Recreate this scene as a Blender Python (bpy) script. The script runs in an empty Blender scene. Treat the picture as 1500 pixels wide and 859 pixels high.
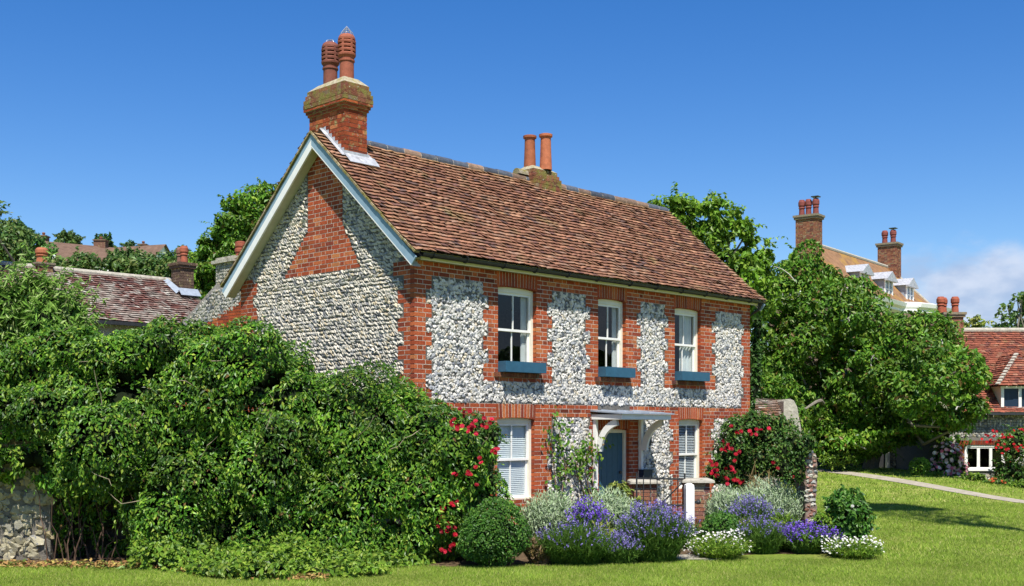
import bpy, math, random
import numpy as np
from mathutils import Vector, Matrix
rng = np.random.default_rng(7)
random.seed(7)
sc = bpy.context.scene
col = sc.collection

# ------------------------------------------------------------------ camera, sky, sun, exposure
CAMZ = 2.0; F = 1710.0; CX = 750.0; YH = 625.0
cam = bpy.data.cameras.new('camera'); cam_o = bpy.data.objects.new('camera', cam); col.objects.link(cam_o)
cam.sensor_width = 36.0; cam.lens = F / 1500 * 36
cam.shift_y = (YH - 429.5) / 1500
cam.clip_end = 3000; cam.clip_start = 0.1
cam_o.location = (0, 0, CAMZ); cam_o.rotation_euler = (math.radians(90), 0, 0)
sc.camera = cam_o
SUN_D = Vector((-0.17, 1.50, -2.45)).normalized()
sun = bpy.data.lights.new('sun', 'SUN'); sun.energy = 5.0; sun.angle = math.radians(0.5); sun.color = (1.0, 0.955, 0.88)
sun_o = bpy.data.objects.new('sun', sun); col.objects.link(sun_o)
sun_o.rotation_euler = SUN_D.to_track_quat('-Z', 'Y').to_euler(); sun_o.location = (3, -10, 30)
world = bpy.data.worlds.new('World'); sc.world = world; world.use_nodes = True
def build_world():
    nt = world.node_tree; N = nt.nodes; L = nt.links; N.clear()
    out = N.new('ShaderNodeOutputWorld'); bg = N.new('ShaderNodeBackground'); bg.inputs['Strength'].default_value = 0.098
    sky = N.new('ShaderNodeTexSky'); sky.sky_type = 'NISHITA'; sky.sun_disc = False
    sky.sun_elevation = math.asin(-SUN_D.z); sky.sun_rotation = math.atan2(-SUN_D.x, -SUN_D.y)
    sky.air_density = 1.0; sky.dust_density = 0.25; sky.ozone_density = 2.6; sky.altitude = 0
    hs = N.new('ShaderNodeHueSaturation'); hs.inputs['Saturation'].default_value = 1.40; hs.inputs['Hue'].default_value = 0.512; hs.inputs['Value'].default_value = 1.0
    L.new(sky.outputs[0], hs.inputs['Color'])
    tc = N.new('ShaderNodeTexCoord'); sep = N.new('ShaderNodeSeparateXYZ'); L.new(tc.outputs['Generated'], sep.inputs[0])
    # fair-weather cloud bank low on the right-hand horizon
    mp = N.new('ShaderNodeMapping'); mp.inputs['Scale'].default_value = (9, 9, 17); L.new(tc.outputs['Generated'], mp.inputs[0])
    nz = N.new('ShaderNodeTexNoise'); nz.inputs['Scale'].default_value = 1.3; nz.inputs['Detail'].default_value = 9; nz.inputs['Roughness'].default_value = 0.56
    L.new(mp.outputs[0], nz.inputs['Vector'])
    def ramp(sock, a, b, lo=0.0, hi=1.0):
        m = N.new('ShaderNodeMapRange'); m.interpolation_type = 'SMOOTHSTEP'
        m.inputs['From Min'].default_value = a; m.inputs['From Max'].default_value = b
        m.inputs['To Min'].default_value = lo; m.inputs['To Max'].default_value = hi
        L.new(sock, m.inputs['Value']); return m.outputs['Result']
    def mth(op, a, b):
        m = N.new('ShaderNodeMath'); m.operation = op; m.use_clamp = False
        for i, s in enumerate((a, b)):
            if isinstance(s, (int, float)): m.inputs[i].default_value = s
            else: L.new(s, m.inputs[i])
        return m.outputs[0]
    zmask = ramp(sep.outputs['Z'], 0.115, 0.165, 1.0, 0.0)
    xmask = ramp(sep.outputs['X'], 0.25, 0.33)
    nn = mth('ADD', nz.outputs['Fac'], mth('MULTIPLY', zmask, 0.30))
    dens = ramp(nn, 0.55, 0.88)
    dens = mth('MULTIPLY', dens, mth('MULTIPLY', xmask, ramp(sep.outputs['Z'], 0.13, 0.19, 1.0, 0.0)))
    nz2 = N.new('ShaderNodeTexNoise'); nz2.inputs['Scale'].default_value = 2.4; nz2.inputs['Detail'].default_value = 5; L.new(mp.outputs[0], nz2.inputs['Vector'])
    cr = N.new('ShaderNodeMixRGB'); cr.inputs[1].default_value = (2.9, 3.7, 5.3, 1); cr.inputs[2].default_value = (4.7, 5.2, 6.3, 1)
    L.new(ramp(nz2.outputs['Fac'], 0.35, 0.65), cr.inputs[0])
    mix = N.new('ShaderNodeMixRGB'); L.new(mth('MULTIPLY', dens, 0.9), mix.inputs[0]); L.new(hs.outputs[0], mix.inputs[1]); L.new(cr.outputs[0], mix.inputs[2])
    L.new(mix.outputs[0], bg.inputs['Color']); L.new(bg.outputs[0], out.inputs['Surface'])
build_world()
sc.view_settings.view_transform = 'Standard'; sc.view_settings.look = 'None'
sc.view_settings.exposure = 0.58; sc.view_settings.gamma = 1.0; sc.view_settings.use_curve_mapping = False
sc.cycles.max_bounces = 6; sc.cycles.transparent_max_bounces = 8; sc.cycles.use_denoising = True

# ------------------------------------------------------------------ helpers
def at(px, py, Y):
    return np.array([(px - CX) / F * Y, Y, (YH - py) / F * Y + CAMZ])

class MB:
    """collects vertices, faces and a colour per vertex; build() links ONE mesh object"""
    def __init__(s): s.V = []; s.Fc = []; s.C = []; s.n = 0
    def add(s, v, faces, c=(1, 1, 1)):
        v = np.asarray(v, float).reshape(-1, 3)
        c = np.asarray(c, float)
        if c.ndim == 1: c = np.tile(c[:3], (len(v), 1))
        s.V.append(v); s.C.append(c[:, :3])
        if isinstance(faces, np.ndarray): s.Fc.append(faces + s.n)
        else:
            by = {}
            for f in faces: by.setdefault(len(f), []).append(f)
            for fs in by.values(): s.Fc.append(np.array(fs, int) + s.n)
        s.n += len(v); return s
    def box(s, x0, x1, y0, y1, z0, z1, c=(1, 1, 1), M=None):
        v = np.array([[x0,y0,z0],[x1,y0,z0],[x1,y1,z0],[x0,y1,z0],[x0,y0,z1],[x1,y0,z1],[x1,y1,z1],[x0,y1,z1]], float)
        if M is not None: v = v @ np.array(M.to_3x3()).T + np.array(M.translation)
        return s.add(v, BOXF, c)
    def bar(s, p, q, w, h, c=(1, 1, 1), up=(0, 0, 1)):
        p = np.asarray(p, float); q = np.asarray(q, float); d = q - p; d /= np.linalg.norm(d)
        sd = np.cross(d, up); sd /= np.linalg.norm(sd); u = np.cross(sd, d)
        o = [sd*w/2*a + u*h/2*b for a, b in ((-1,-1),(1,-1),(1,1),(-1,1))]
        return s.add([p+x for x in o] + [q+x for x in o], [[0,1,2,3][::-1],[4,5,6,7],[0,1,5,4],[1,2,6,5],[2,3,7,6],[3,0,4,7]], c)
    def tube(s, pts, rad, c=(1, 1, 1), seg=8):
        pts = np.asarray(pts, float); n = len(pts)
        rad = np.broadcast_to(np.asarray(rad, float), (n,))
        tg = np.gradient(pts, axis=0); tg /= np.linalg.norm(tg, axis=1)[:, None] + 1e-9
        ref = np.array([0.31, 0.17, 0.93]) if abs(tg[0][2]) < 0.9 else np.array([1.0, 0.1, 0])
        a = np.cross(tg, ref); a /= np.linalg.norm(a, axis=1)[:, None]; b = np.cross(tg, a)
        th = np.linspace(0, 2*math.pi, seg, endpoint=False)
        v = pts[:, None] + rad[:, None, None]*(np.cos(th)[None, :, None]*a[:, None] + np.sin(th)[None, :, None]*b[:, None])
        fs = [[i*seg+j, i*seg+(j+1) % seg, (i+1)*seg+(j+1) % seg, (i+1)*seg+j] for i in range(n-1) for j in range(seg)]
        s.add(v.reshape(-1, 3), fs, c)
        s.Fc.append(np.array([list(range(seg))], int)[:, ::-1] + s.n - n*seg); s.Fc.append(np.array([list(range(seg))], int) + s.n - seg)
        return s
    def lathe(s, prof, cx, cy, c=(1, 1, 1), seg=20):
        th = np.linspace(0, 2*math.pi, seg, endpoint=False); n = len(prof)
        v = [[cx + r*math.cos(t), cy + r*math.sin(t), z] for r, z in prof for t in th]
        fs = [[i*seg+j, i*seg+(j+1) % seg, (i+1)*seg+(j+1) % seg, (i+1)*seg+j] for i in range(n-1) for j in range(seg)]
        fs.append(list(range((n-1)*seg, n*seg)))
        return s.add(v, fs, c)
    def build(s, name, mat, parent=None, smooth=False, origin=None):
        me = bpy.data.meshes.new(name)
        V = np.concatenate(s.V); C = np.concatenate(s.C)
        if origin is not None: V = V - np.asarray(origin, float)
        me.vertices.add(len(V)); me.vertices.foreach_set('co', V.astype(np.float32).ravel())
        tot = np.concatenate([np.full(len(f), f.shape[1], np.int32) for f in s.Fc])
        lp = np.concatenate([f.ravel() for f in s.Fc]).astype(np.int32)
        st = np.concatenate([[0], np.cumsum(tot)[:-1]]).astype(np.int32)
        me.loops.add(len(lp)); me.loops.foreach_set('vertex_index', lp)
        me.polygons.add(len(tot)); me.polygons.foreach_set('loop_start', st)
        try: me.polygons.foreach_set('loop_total', tot)
        except Exception: pass
        at_ = me.attributes.new('Col', 'FLOAT_COLOR', 'POINT')
        at_.data.foreach_set('color', np.hstack([C, np.ones((len(C), 1))]).astype(np.float32).ravel())
        me.polygons.foreach_set('use_smooth', np.full(len(tot), bool(smooth)))
        me.update(calc_edges=True); me.validate()
        me.materials.append(mat)
        o = bpy.data.objects.new(name, me); col.objects.link(o)
        if parent is not None: o.parent = parent
        elif origin is not None: o.location = origin
        return o
BOXF = np.array([[0,3,2,1],[4,5,6,7],[0,1,5,4],[1,2,6,5],[2,3,7,6],[3,0,4,7]], int)

def tag(o, label=None, cat=None, group=None, kind=None):
    if label: o['label'] = label
    if cat: o['category'] = cat
    if group: o['group'] = group
    if kind: o['kind'] = kind
    return o
def empty(name, loc, rz=0.0, label=None, cat=None, group=None):
    o = bpy.data.objects.new(name, None); o.empty_display_size = 0.2; col.objects.link(o)
    o.location = [float(a) for a in loc]; o.rotation_euler = (0, 0, rz); return tag(o, label, cat, group)
def R(a, b): return float(rng.uniform(a, b))
def sstep(a, b, x):
    t = np.clip((np.asarray(x, float) - a) / (b - a), 0, 1); return t*t*(3-2*t)

# ------------------------------------------------------------------ materials
def mat(name, base=None, rough=0.7, spec=0.3, noise=0.0, nscale=8.0, bump=0.0, bscale=30.0, spots=None, trans=0.0, metal=0.0, detail=5):
    """base None -> colour attribute; spots = list of (colour, scale, lo, hi) blotches that belong to the surface (lichen, stains)"""
    m = bpy.data.materials.new(name); m.use_nodes = True; nt = m.node_tree; N = nt.nodes; L = nt.links; N.clear()
    out = N.new('ShaderNodeOutputMaterial'); p = N.new('ShaderNodeBsdfPrincipled')
    p.inputs['Roughness'].default_value = rough; p.inputs['Specular IOR Level'].default_value = spec; p.inputs['Metallic'].default_value = metal
    if base is None:
        a = N.new('ShaderNodeAttribute'); a.attribute_name = 'Col'; c = a.outputs['Color']
    else:
        r = N.new('ShaderNodeRGB'); r.outputs[0].default_value = (*base, 1); c = r.outputs[0]
    tc = N.new('ShaderNodeTexCoord')
    def nz(scale, det=detail, rg=0.6):
        n = N.new('ShaderNodeTexNoise'); n.inputs['Scale'].default_value = scale; n.inputs['Detail'].default_value = det; n.inputs['Roughness'].default_value = rg
        L.new(tc.outputs['Object'], n.inputs['Vector']); return n.outputs['Fac']
    def mr(s, a, b, lo, hi):
        r = N.new('ShaderNodeMapRange'); r.inputs['From Min'].default_value = a; r.inputs['From Max'].default_value = b
        r.inputs['To Min'].default_value = lo; r.inputs['To Max'].default_value = hi; L.new(s, r.inputs['Value']); return r.outputs['Result']
    if noise:
        v = N.new('ShaderNodeVectorMath'); v.operation = 'SCALE'; L.new(c, v.inputs[0]); L.new(mr(nz(nscale), 0.3, 0.7, 1-noise, 1+noise), v.inputs['Scale']); c = v.outputs[0]
    for sp in spots or []:
        mx = N.new('ShaderNodeMixRGB'); L.new(mr(nz(sp[1]), sp[2], sp[3], 0, 1), mx.inputs[0]); L.new(c, mx.inputs[1]); mx.inputs[2].default_value = (*sp[0], 1); c = mx.outputs[0]
    L.new(c, p.inputs['Base Color'])
    if bump:
        b = N.new('ShaderNodeBump'); b.inputs['Strength'].default_value = bump; b.inputs['Distance'].default_value = 0.02
        L.new(nz(bscale, 6, 0.65), b.inputs['Height']); L.new(b.outputs[0], p.inputs['Normal'])
    sh = p.outputs[0]
    if trans:
        t = N.new('ShaderNodeBsdfTranslucent'); L.new(c, t.inputs['Color']); ms = N.new('ShaderNodeMixShader'); ms.inputs[0].default_value = trans
        L.new(sh, ms.inputs[1]); L.new(t.outputs[0], ms.inputs[2]); sh = ms.outputs[0]
    L.new(sh, out.inputs['Surface']); return m
def glass_mat(name):
    m = bpy.data.materials.new(name); m.use_nodes = True; nt = m.node_tree; N = nt.nodes; L = nt.links; N.clear()
    out = N.new('ShaderNodeOutputMaterial'); g = N.new('ShaderNodeBsdfGlossy'); g.inputs['Roughness'].default_value = 0.01
    t = N.new('ShaderNodeBsdfTransparent'); t.inputs[0].default_value = (0.86, 0.9, 0.9, 1)
    f = N.new('ShaderNodeLayerWeight'); f.inputs['Blend'].default_value = 0.5; mx = N.new('ShaderNodeMixShader')
    pw = N.new('ShaderNodeMath'); pw.operation = 'POWER'; pw.inputs[1].default_value = 4.0; L.new(f.outputs['Facing'], pw.inputs[0])
    ma = N.new('ShaderNodeMath'); ma.operation = 'MULTIPLY_ADD'; ma.inputs[1].default_value = 0.85; ma.inputs[2].default_value = 0.045; L.new(pw.outputs[0], ma.inputs[0])
    L.new(ma.outputs[0], mx.inputs[0]); L.new(t.outputs[0], mx.inputs[1]); L.new(g.outputs[0], mx.inputs[2]); L.new(mx.outputs[0], out.inputs['Surface']); return m
M = dict(
    flint=mat('knapped_flint', None, 0.42, 0.45, 0.16, 40, 0.6, 60, spots=[((0.13, 0.135, 0.15), 20, 0.57, 0.66), ((0.55, 0.50, 0.40), 9, 0.62, 0.78)]),
    flint_grey=mat('coursed_flint', None, 0.5, 0.35, 0.14, 40, 0.5, 60, spots=[((0.10, 0.105, 0.12), 24, 0.58, 0.68), ((0.46, 0.41, 0.31), 7, 0.60, 0.78)]),
    mortar=mat('lime_mortar', None, 0.95, 0.1, 0.25, 14, 0.8, 45),
    mortar_pale=mat('pale_pointing', (0.56, 0.49, 0.40), 0.95, 0.1, 0.2, 14, 0.6, 60),
    brick=mat('red_brick', None, 0.85, 0.15, 0.24, 30, 0.6, 70, spots=[((0.44, 0.36, 0.29), 11, 0.70, 0.82)]),
    brick_old=mat('weathered_brick', None, 0.9, 0.1, 0.25, 24, 0.7, 60, spots=[((0.30, 0.25, 0.11), 7, 0.56, 0.68), ((0.5, 0.47, 0.38), 16, 0.64, 0.72)]),
    brick_mossy=mat('lichen_brick', None, 0.9, 0.1, 0.3, 24, 0.8, 50, spots=[((0.20, 0.175, 0.05), 6, 0.42, 0.60), ((0.52, 0.49, 0.38), 17, 0.62, 0.70)]),
    tile=mat('clay_tile', None, 0.82, 0.2, 0.3, 16, 0.5, 50, spots=[((0.065, 0.05, 0.042), 4.5, 0.60, 0.76), ((0.42, 0.35, 0.27), 26, 0.67, 0.75), ((0.30, 0.25, 0.10), 1.4, 0.60, 0.85)]),
    tile_lichen=mat('lichened_tile', None, 0.9, 0.15, 0.3, 14, 0.5, 40, spots=[((0.46, 0.43, 0.37), 4.2, 0.53, 0.62), ((0.33, 0.29, 0.24), 1.3, 0.46, 0.66), ((0.5, 0.27, 0.05), 4.5, 0.70, 0.76)]),
    ridge=mat('blue_ridge_tile', None, 0.5, 0.4, 0.3, 12, 0.3, 40, spots=[((0.30, 0.27, 0.16), 6, 0.62, 0.74)]),
    lead=mat('lead_sheet', (0.36, 0.37, 0.39), 0.55, 0.4, 0.3, 9, 0.5, 14, spots=[((0.55, 0.55, 0.54), 7, 0.55, 0.7)]),
    lead_dark=mat('dull_lead', (0.27, 0.31, 0.36), 0.5, 0.5, 0.18, 9, 0.3, 20),
    terra=mat('terracotta', None, 0.75, 0.25, 0.22, 9, 0.3, 40, spots=[((0.10, 0.045, 0.035), 5, 0.62, 0.78)]),
    flaunch=mat('flaunching', (0.36, 0.32, 0.22), 0.95, 0.1, 0.3, 15, 0.9, 25, spots=[((0.28, 0.24, 0.09), 8, 0.52, 0.66)]),
    barge=mat('blue_grey_paint', (0.245, 0.355, 0.43), 0.5, 0.35, 0.09, 5, 0.08, 30),
    white=mat('white_paint', (0.80, 0.79, 0.74), 0.4, 0.4, 0.06, 6, 0.06, 30),
    cream=mat('cream_paint', (0.76, 0.72, 0.58), 0.4, 0.4, 0.06, 6, 0.06, 30),
    soffit=mat('soffit_paint', (0.52, 0.50, 0.36), 0.6, 0.3, 0.1, 6, 0.1, 20),
    gutter=mat('black_iron', (0.03, 0.031, 0.033), 0.4, 0.5, 0.2, 10, 0.2, 30),
    blue=mat('teal_blue_paint', (0.028, 0.098, 0.158), 0.42, 0.4, 0.12, 9, 0.06, 25),
    navy=mat('navy_paint', (0.012, 0.028, 0.055), 0.4, 0.4, 0.1, 8, 0.05, 20),
    glass=glass_mat('window_glass'),
    dark=mat('dark_interior', (0.03, 0.029, 0.028), 0.9, 0.1),
    curtain=mat('pale_curtain', (0.62, 0.64, 0.62), 0.9, 0.1, 0.08, 6),
    blind=mat('white_blind', (0.74, 0.77, 0.78), 0.6, 0.3),
    stone=mat('pale_stone', (0.40, 0.37, 0.30), 0.9, 0.15, 0.25, 9, 0.8, 22, spots=[((0.16, 0.15, 0.10), 8, 0.58, 0.72), ((0.56, 0.53, 0.44), 14, 0.62, 0.72)]),
    bark=mat('bark', (0.13, 0.105, 0.075), 0.95, 0.1, 0.3, 12, 0.9, 30),
    palebark=mat('pale_bark', (0.30, 0.28, 0.23), 0.9, 0.1, 0.3, 10, 0.7, 30),
    leaf=mat('leaf', None, 0.45, 0.28, 0.10, 6, trans=0.26),
    leaf_gloss=mat('glossy_leaf', None, 0.42, 0.32, 0.10, 6, trans=0.24),
    leaf_dull=mat('downy_leaf', None, 0.8, 0.12, 0.10, 6, trans=0.22),
    petal=mat('petal', None, 0.6, 0.2, trans=0.25),
    wire=mat('galvanised_wire', (0.45, 0.47, 0.5), 0.4, 0.5, metal=0.6),
    roofhill=mat('brown_tile', (0.15, 0.095, 0.068), 0.9, 0.1, 0.25, 2.2, 0.5, 8),
    roofplain=mat('manor_tile', None, 0.9, 0.1, 0.25, 2.2, 0.5, 8, spots=[((0.34, 0.20, 0.045), 0.55, 0.50, 0.66)]),
    wallwhite=mat('white_render', (0.78, 0.77, 0.74), 0.8, 0.2, 0.05, 2),
)
# ------------------------------------------------------------------ terrain
def terrain(X, Y):
    X = np.asarray(X, float); Y = np.asarray(Y, float)
    rise = 0.45*sstep(28, 42, Y)*(1 - 1.2*sstep(13.5, 17.5, X))*sstep(2, 8, X)
    und = 0.03*np.sin(X*0.7+1)*np.sin(Y*0.45) * sstep(13, 18, Y)*sstep(5, 9, X)
    hill = 17*sstep(34, 150, Y)*sstep(-4, -55, X) + 3*sstep(60, 200, Y)
    return rise + und + hill
def make_ground():
    xs = np.concatenate([np.linspace(-900, -60, 16), np.linspace(-56, -14, 22), np.linspace(-13, 20, 80), np.linspace(21, 60, 20), np.linspace(70, 900, 16)])
    ys = np.concatenate([np.linspace(-60, 8, 10), np.linspace(9, 60, 120), np.linspace(62, 180, 40), np.linspace(200, 1600, 16)])
    X, Y = np.meshgrid(xs, ys); Z = terrain(X, Y); V = np.stack([X, Y, Z], -1).reshape(-1, 3)
    nx, ny = len(xs), len(ys); i, j = np.meshgrid(np.arange(nx-1), np.arange(ny-1)); a = (j*nx+i).ravel()
    m = bpy.data.materials.new('lawn_grass'); m.use_nodes = True; nt = m.node_tree; N = nt.nodes; L = nt.links; p = N['Principled BSDF']
    p.inputs['Roughness'].default_value = 0.9; p.inputs['Specular IOR Level'].default_value = 0.1
    tc = N.new('ShaderNodeTexCoord')
    def nz(s, d=6, r=0.62, stretch=None):
        n = N.new('ShaderNodeTexNoise'); n.inputs['Scale'].default_value = s; n.inputs['Detail'].default_value = d; n.inputs['Roughness'].default_value = r
        L.new(tc.outputs['Object'], n.inputs['Vector']); return n.outputs['Fac']
    def rmp(s, stops):
        r = N.new('ShaderNodeValToRGB'); L.new(s, r.inputs[0])
        while len(r.color_ramp.elements) < len(stops): r.color_ramp.elements.new(0.5)
        for e, (q, c) in zip(r.color_ramp.elements, stops): e.position = q; e.color = (*c, 1)
        return r.outputs[0]
    c1 = rmp(nz(0.9), [(0.30, (0.13, 0.205, 0.024)), (0.5, (0.205, 0.268, 0.042)), (0.70, (0.325, 0.33, 0.09))])
    c2 = rmp(nz(9.0, 8, 0.7), [(0.30, (0.55, 0.60, 0.5)), (0.55, (1, 1, 1)), (0.72, (1.30, 1.22, 1.25))])
    mx = N.new('ShaderNodeMixRGB'); mx.blend_type = 'MULTIPLY'; mx.inputs[0].default_value = 1; L.new(c1, mx.inputs[1]); L.new(c2, mx.inputs[2])
    L.new(mx.outputs[0], p.inputs['Base Color'])
    b = N.new('ShaderNodeBump'); b.inputs['Strength'].default_value = 0.9; b.inputs['Distance'].default_value = 0.04; L.new(nz(26, 8, 0.75), b.inputs['Height']); L.new(b.outputs[0], p.inputs['Normal'])
    mb = MB(); mb.add(V, np.stack([a, a+1, a+nx+1, a+nx], 1), (0.1, 0.15, 0.03))
    tag(mb.build('lawn', m, smooth=True), kind='structure')
make_ground()
def sheet(name, poly, dz, m, kind='structure', sub=14):
    """a ribbon laid on the terrain: poly = list of (left, right) point pairs"""
    mb = MB(); v = []
    for (a, b), (c, d) in zip(poly[:-1], poly[1:]):
        for k in range(sub):
            t = k/sub; v.append([(1-t)*np.array(a)+t*np.array(c), (1-t)*np.array(b)+t*np.array(d)])
    v.append([np.array(poly[-1][0], float), np.array(poly[-1][1], float)])
    V = []
    for a, b in v:
        for s in (0, .33, .66, 1):
            q = a*(1-s)+b*s; V.append([q[0], q[1], float(terrain(q[0], q[1]))+dz])
    f = [[i*4+k, i*4+k+1, (i+1)*4+k+1, (i+1)*4+k] for i in range(len(v)-1) for k in range(3)]
    return tag(mb.add(V, f).build(name, m), kind=kind)
gravel = mat('pale_gravel', (0.36, 0.32, 0.25), 0.95, 0.1, 0.22, 5, 0.8, 40)
soil = mat('dry_soil', (0.11, 0.075, 0.045), 1.0, 0.05, 0.4, 8, 1.0, 18)
sheet('footpath', [((9.0, 47.5), (9.9, 48)), ((11.2, 39), (11.9, 39.4)), ((12.75, 32), (13.35, 32.3)), ((14.3, 25), (15.0, 25.1))], 0.012, gravel)

# ------------------------------------------------------------------ the flint cottage (local x along the front, y into the house, z up)
UA = math.atan2(0.7196, 0.6944)
H0 = (-1.672, 20.0, 0.0)
house = empty('flint_cottage', H0, UA, 'two storey white flint and red brick cottage with a blue front door', 'cottage')
LEN = 10.48; DEP = 5.31; RV = 2.60; RZ = 7.46; SL = 0.879
CH = 0.0813; Z0 = 2.18 - 27*CH
def ztop(v): return RZ - SL*abs(v - RV)
W1 = (2.03, 3.07, 3.00, 4.60); W2 = (4.90, 5.80, 3.00, 4.60); W3 = (7.50, 8.48, 3.00, 4.60)
G1 = (2.01, 3.02, 0.60, 2.165); G2 = (7.65, 8.55, 0.60, 2.165); DR = (4.92, 5.90, 0.08, 1.95)
OPEN = [W1, W2, W3, G1, G2, DR]
def brick_col(n, kind=0):
    base = np.array([[0.375, 0.080, 0.030], [0.32, 0.066, 0.027], [0.43, 0.112, 0.040], [0.245, 0.056, 0.030], [0.48, 0.16, 0.06]])
    if kind == 1: base = np.array([[0.24, 0.095, 0.055], [0.19, 0.07, 0.045], [0.27, 0.12, 0.07], [0.16, 0.065, 0.05], [0.24, 0.16, 0.10]])
    k = rng.choice(5, n, p=[.33, .25, .2, .14, .08])
    return np.clip(base[k]*rng.uniform(0.82, 1.15, (n, 1))*rng.uniform(0.95, 1.05, (n, 3)), 0, 1)
def lay(intervals_of_row, rows, put, stretch=0.25, head=0.125, joint=0.0125):
    """flemish bond: put(a, b, z0, z1, colour) for every brick of every row"""
    per = stretch + head
    for i in rows:
        z0 = Z0 + i*CH; off = (i % 2)*per/2
        for lo, hi in intervals_of_row(i, z0):
            k = math.floor((lo - off)/per) - 1; cuts = [lo]
            while off + k*per < hi:
                for q in (off + k*per, off + k*per + stretch):
                    if q - cuts[-1] > 0.062 and hi - q > 0.062: cuts.append(q)
                k += 1
            cuts.append(hi)
            for a, b in zip(cuts[:-1], cuts[1:]):
                put(a + (joint/2 if a > lo else 0), b - (joint/2 if b < hi else 0), z0 + joint/2, z0 + CH - joint/2, brick_col(1, 0)[0]*(1 if R(0, 1) > .06 else .6))
def wide(i): return (i // 3) % 2 == 0
def front_rows(i, z):
    if i in (27, 28, 29) or i in (57, 58, 59):
        segs = [(0, LEN)]
        for a, b, lo, hi in ([W1, W2, W3] if i > 40 else [G1, G2, (4.92, 5.90, 0, 0)]):
            segs = [q for s in segs for q in ((s[0], min(s[1], a-0.03)), (max(s[0], b+0.03), s[1])) if q[1]-q[0] > 0.03]
        if i > 40: return segs
        return segs
    w = wide(i); r = [(0, 0.39 if w else 0.25), (10.13 if w else 10.23, LEN)]
    if 29 < i < 57:
        if 36 <= i:
            r += [(1.65 if w else 1.79, W1[0]), (W1[1], 3.51 if w else 3.37), (4.52 if w else 4.66, W2[0]), (W2[1], 6.29 if w else 6.16), (7.14 if w else 7.27, W3[0]), (W3[1], 9.05 if w else 8.91)]
        elif i == 35:
            r += [(1.65, 3.51), (4.52, 6.29), (7.14, 9.05)]
    elif i < 27:
        r += [(1.60 if w else 1.72, G1[0]), (G1[1], 3.50 if w else 3.38), (4.62 if w else 4.72, DR[0]), (DR[1], 6.20), (7.32 if w else 7.44, G2[0]), (G2[1], 8.99 if w else 8.88)]
        if z < G1[2]:
            r[2:] = [(1.6, 3.4), (4.66, DR[0]), (DR[1], 6.2), (7.4, 8.9)]
        if z > DR[3]: r = [q for q in r if q[0] != DR[1] and q[1] != DR[0]] + [(4.66, DR[0]-0.03), (DR[1]+.03, 6.2)]
    return r
def tri_v(z):
    t = min(max((z - 4.87)/(5.72-4.87), 0), 1); return 1.47 + t*(1.99-1.47), 3.80 - t*(3.80-3.04)
def gable_rows(i, z):
    w = wide(i+3); r = []
    zt = z + CH
    vmax = RV + (RZ - 0.12 - zt)/SL; vmin = RV - (RZ - 0.12 - zt)/SL
    if zt < 4.95:
        r += [(0.105, 0.43 if w else 0.27), (4.74 if w else 4.88, DEP)]
        if w and i > 54: r[0] = (0.105, 0.55)
    if z > 4.86:
        a, b = tri_v(z + CH/2); a, b = max(a, vmin), min(b, vmax)
        if b - a > .1: r.append((a, b))
    return [(max(a, vmin), min(b, vmax)) for a, b in r if min(b, vmax) - max(a, vmin) > .06]
brick = MB()
lay(front_rows, range(0, 60), lambda a, b, z0, z1, c: brick.box(a if a > 0.001 else -0.009, b if b < LEN-.001 else LEN+.009, -0.007+R(-.0015, .0015), 0.10, z0, z1, c))
lay(gable_rows, range(8, 92), lambda a, b, z0, z1, c: brick.box(-0.007+R(-.0015, .0015), 0.09, a, b if b < DEP-.01 else DEP+.004, z0, z1, c))
# gauged soldier arches, slightly cambered on the underside
for (a, b, lo, hi), zt in ((W1, Z0+60*CH), (W2, Z0+60*CH), (W3, Z0+60*CH), (G1, Z0+30*CH), (G2, Z0+30*CH), (DR, Z0+27*CH)):
    n = int(round((b-a+0.05)/0.079)); w = (b-a+0.05)/n
    for k in range(n):
        x = a-0.025+k*w; mid = (k+.5)/n*2-1; zb = hi - 0.035*mid*mid + 0.0
        lean = mid*0.016
        v = [[x+.007, 0, zb], [x+w-.007, 0, zb], [x+w-.007+lean, 0, zt-.005], [x+.007+lean, 0, zt-.005]]
        y0 = -0.009; v8 = [[p[0], y0, p[2]] for p in v] + [[p[0], .1, p[2]] for p in v]
        brick.add(v8, [[0,1,2,3],[7,6,5,4],[0,4,5,1],[1,5,6,2],[2,6,7,3],[3,7,4,0]], brick_col(1)[0]*0.95)
# brick-on-edge sills
for a, b, lo, hi in (W1, W2, W3):
    n = int((b-a+.2)/.078)
    for k in range(n): brick.box(a-.1+k*.078, a-.1+k*.078+.07, -0.062+R(-.003, .003), 0.05, lo-0.085, lo-0.002, brick_col(1, 1)[0]*.8)
brickwork = brick.build('brickwork', M['brick'], house)

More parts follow.
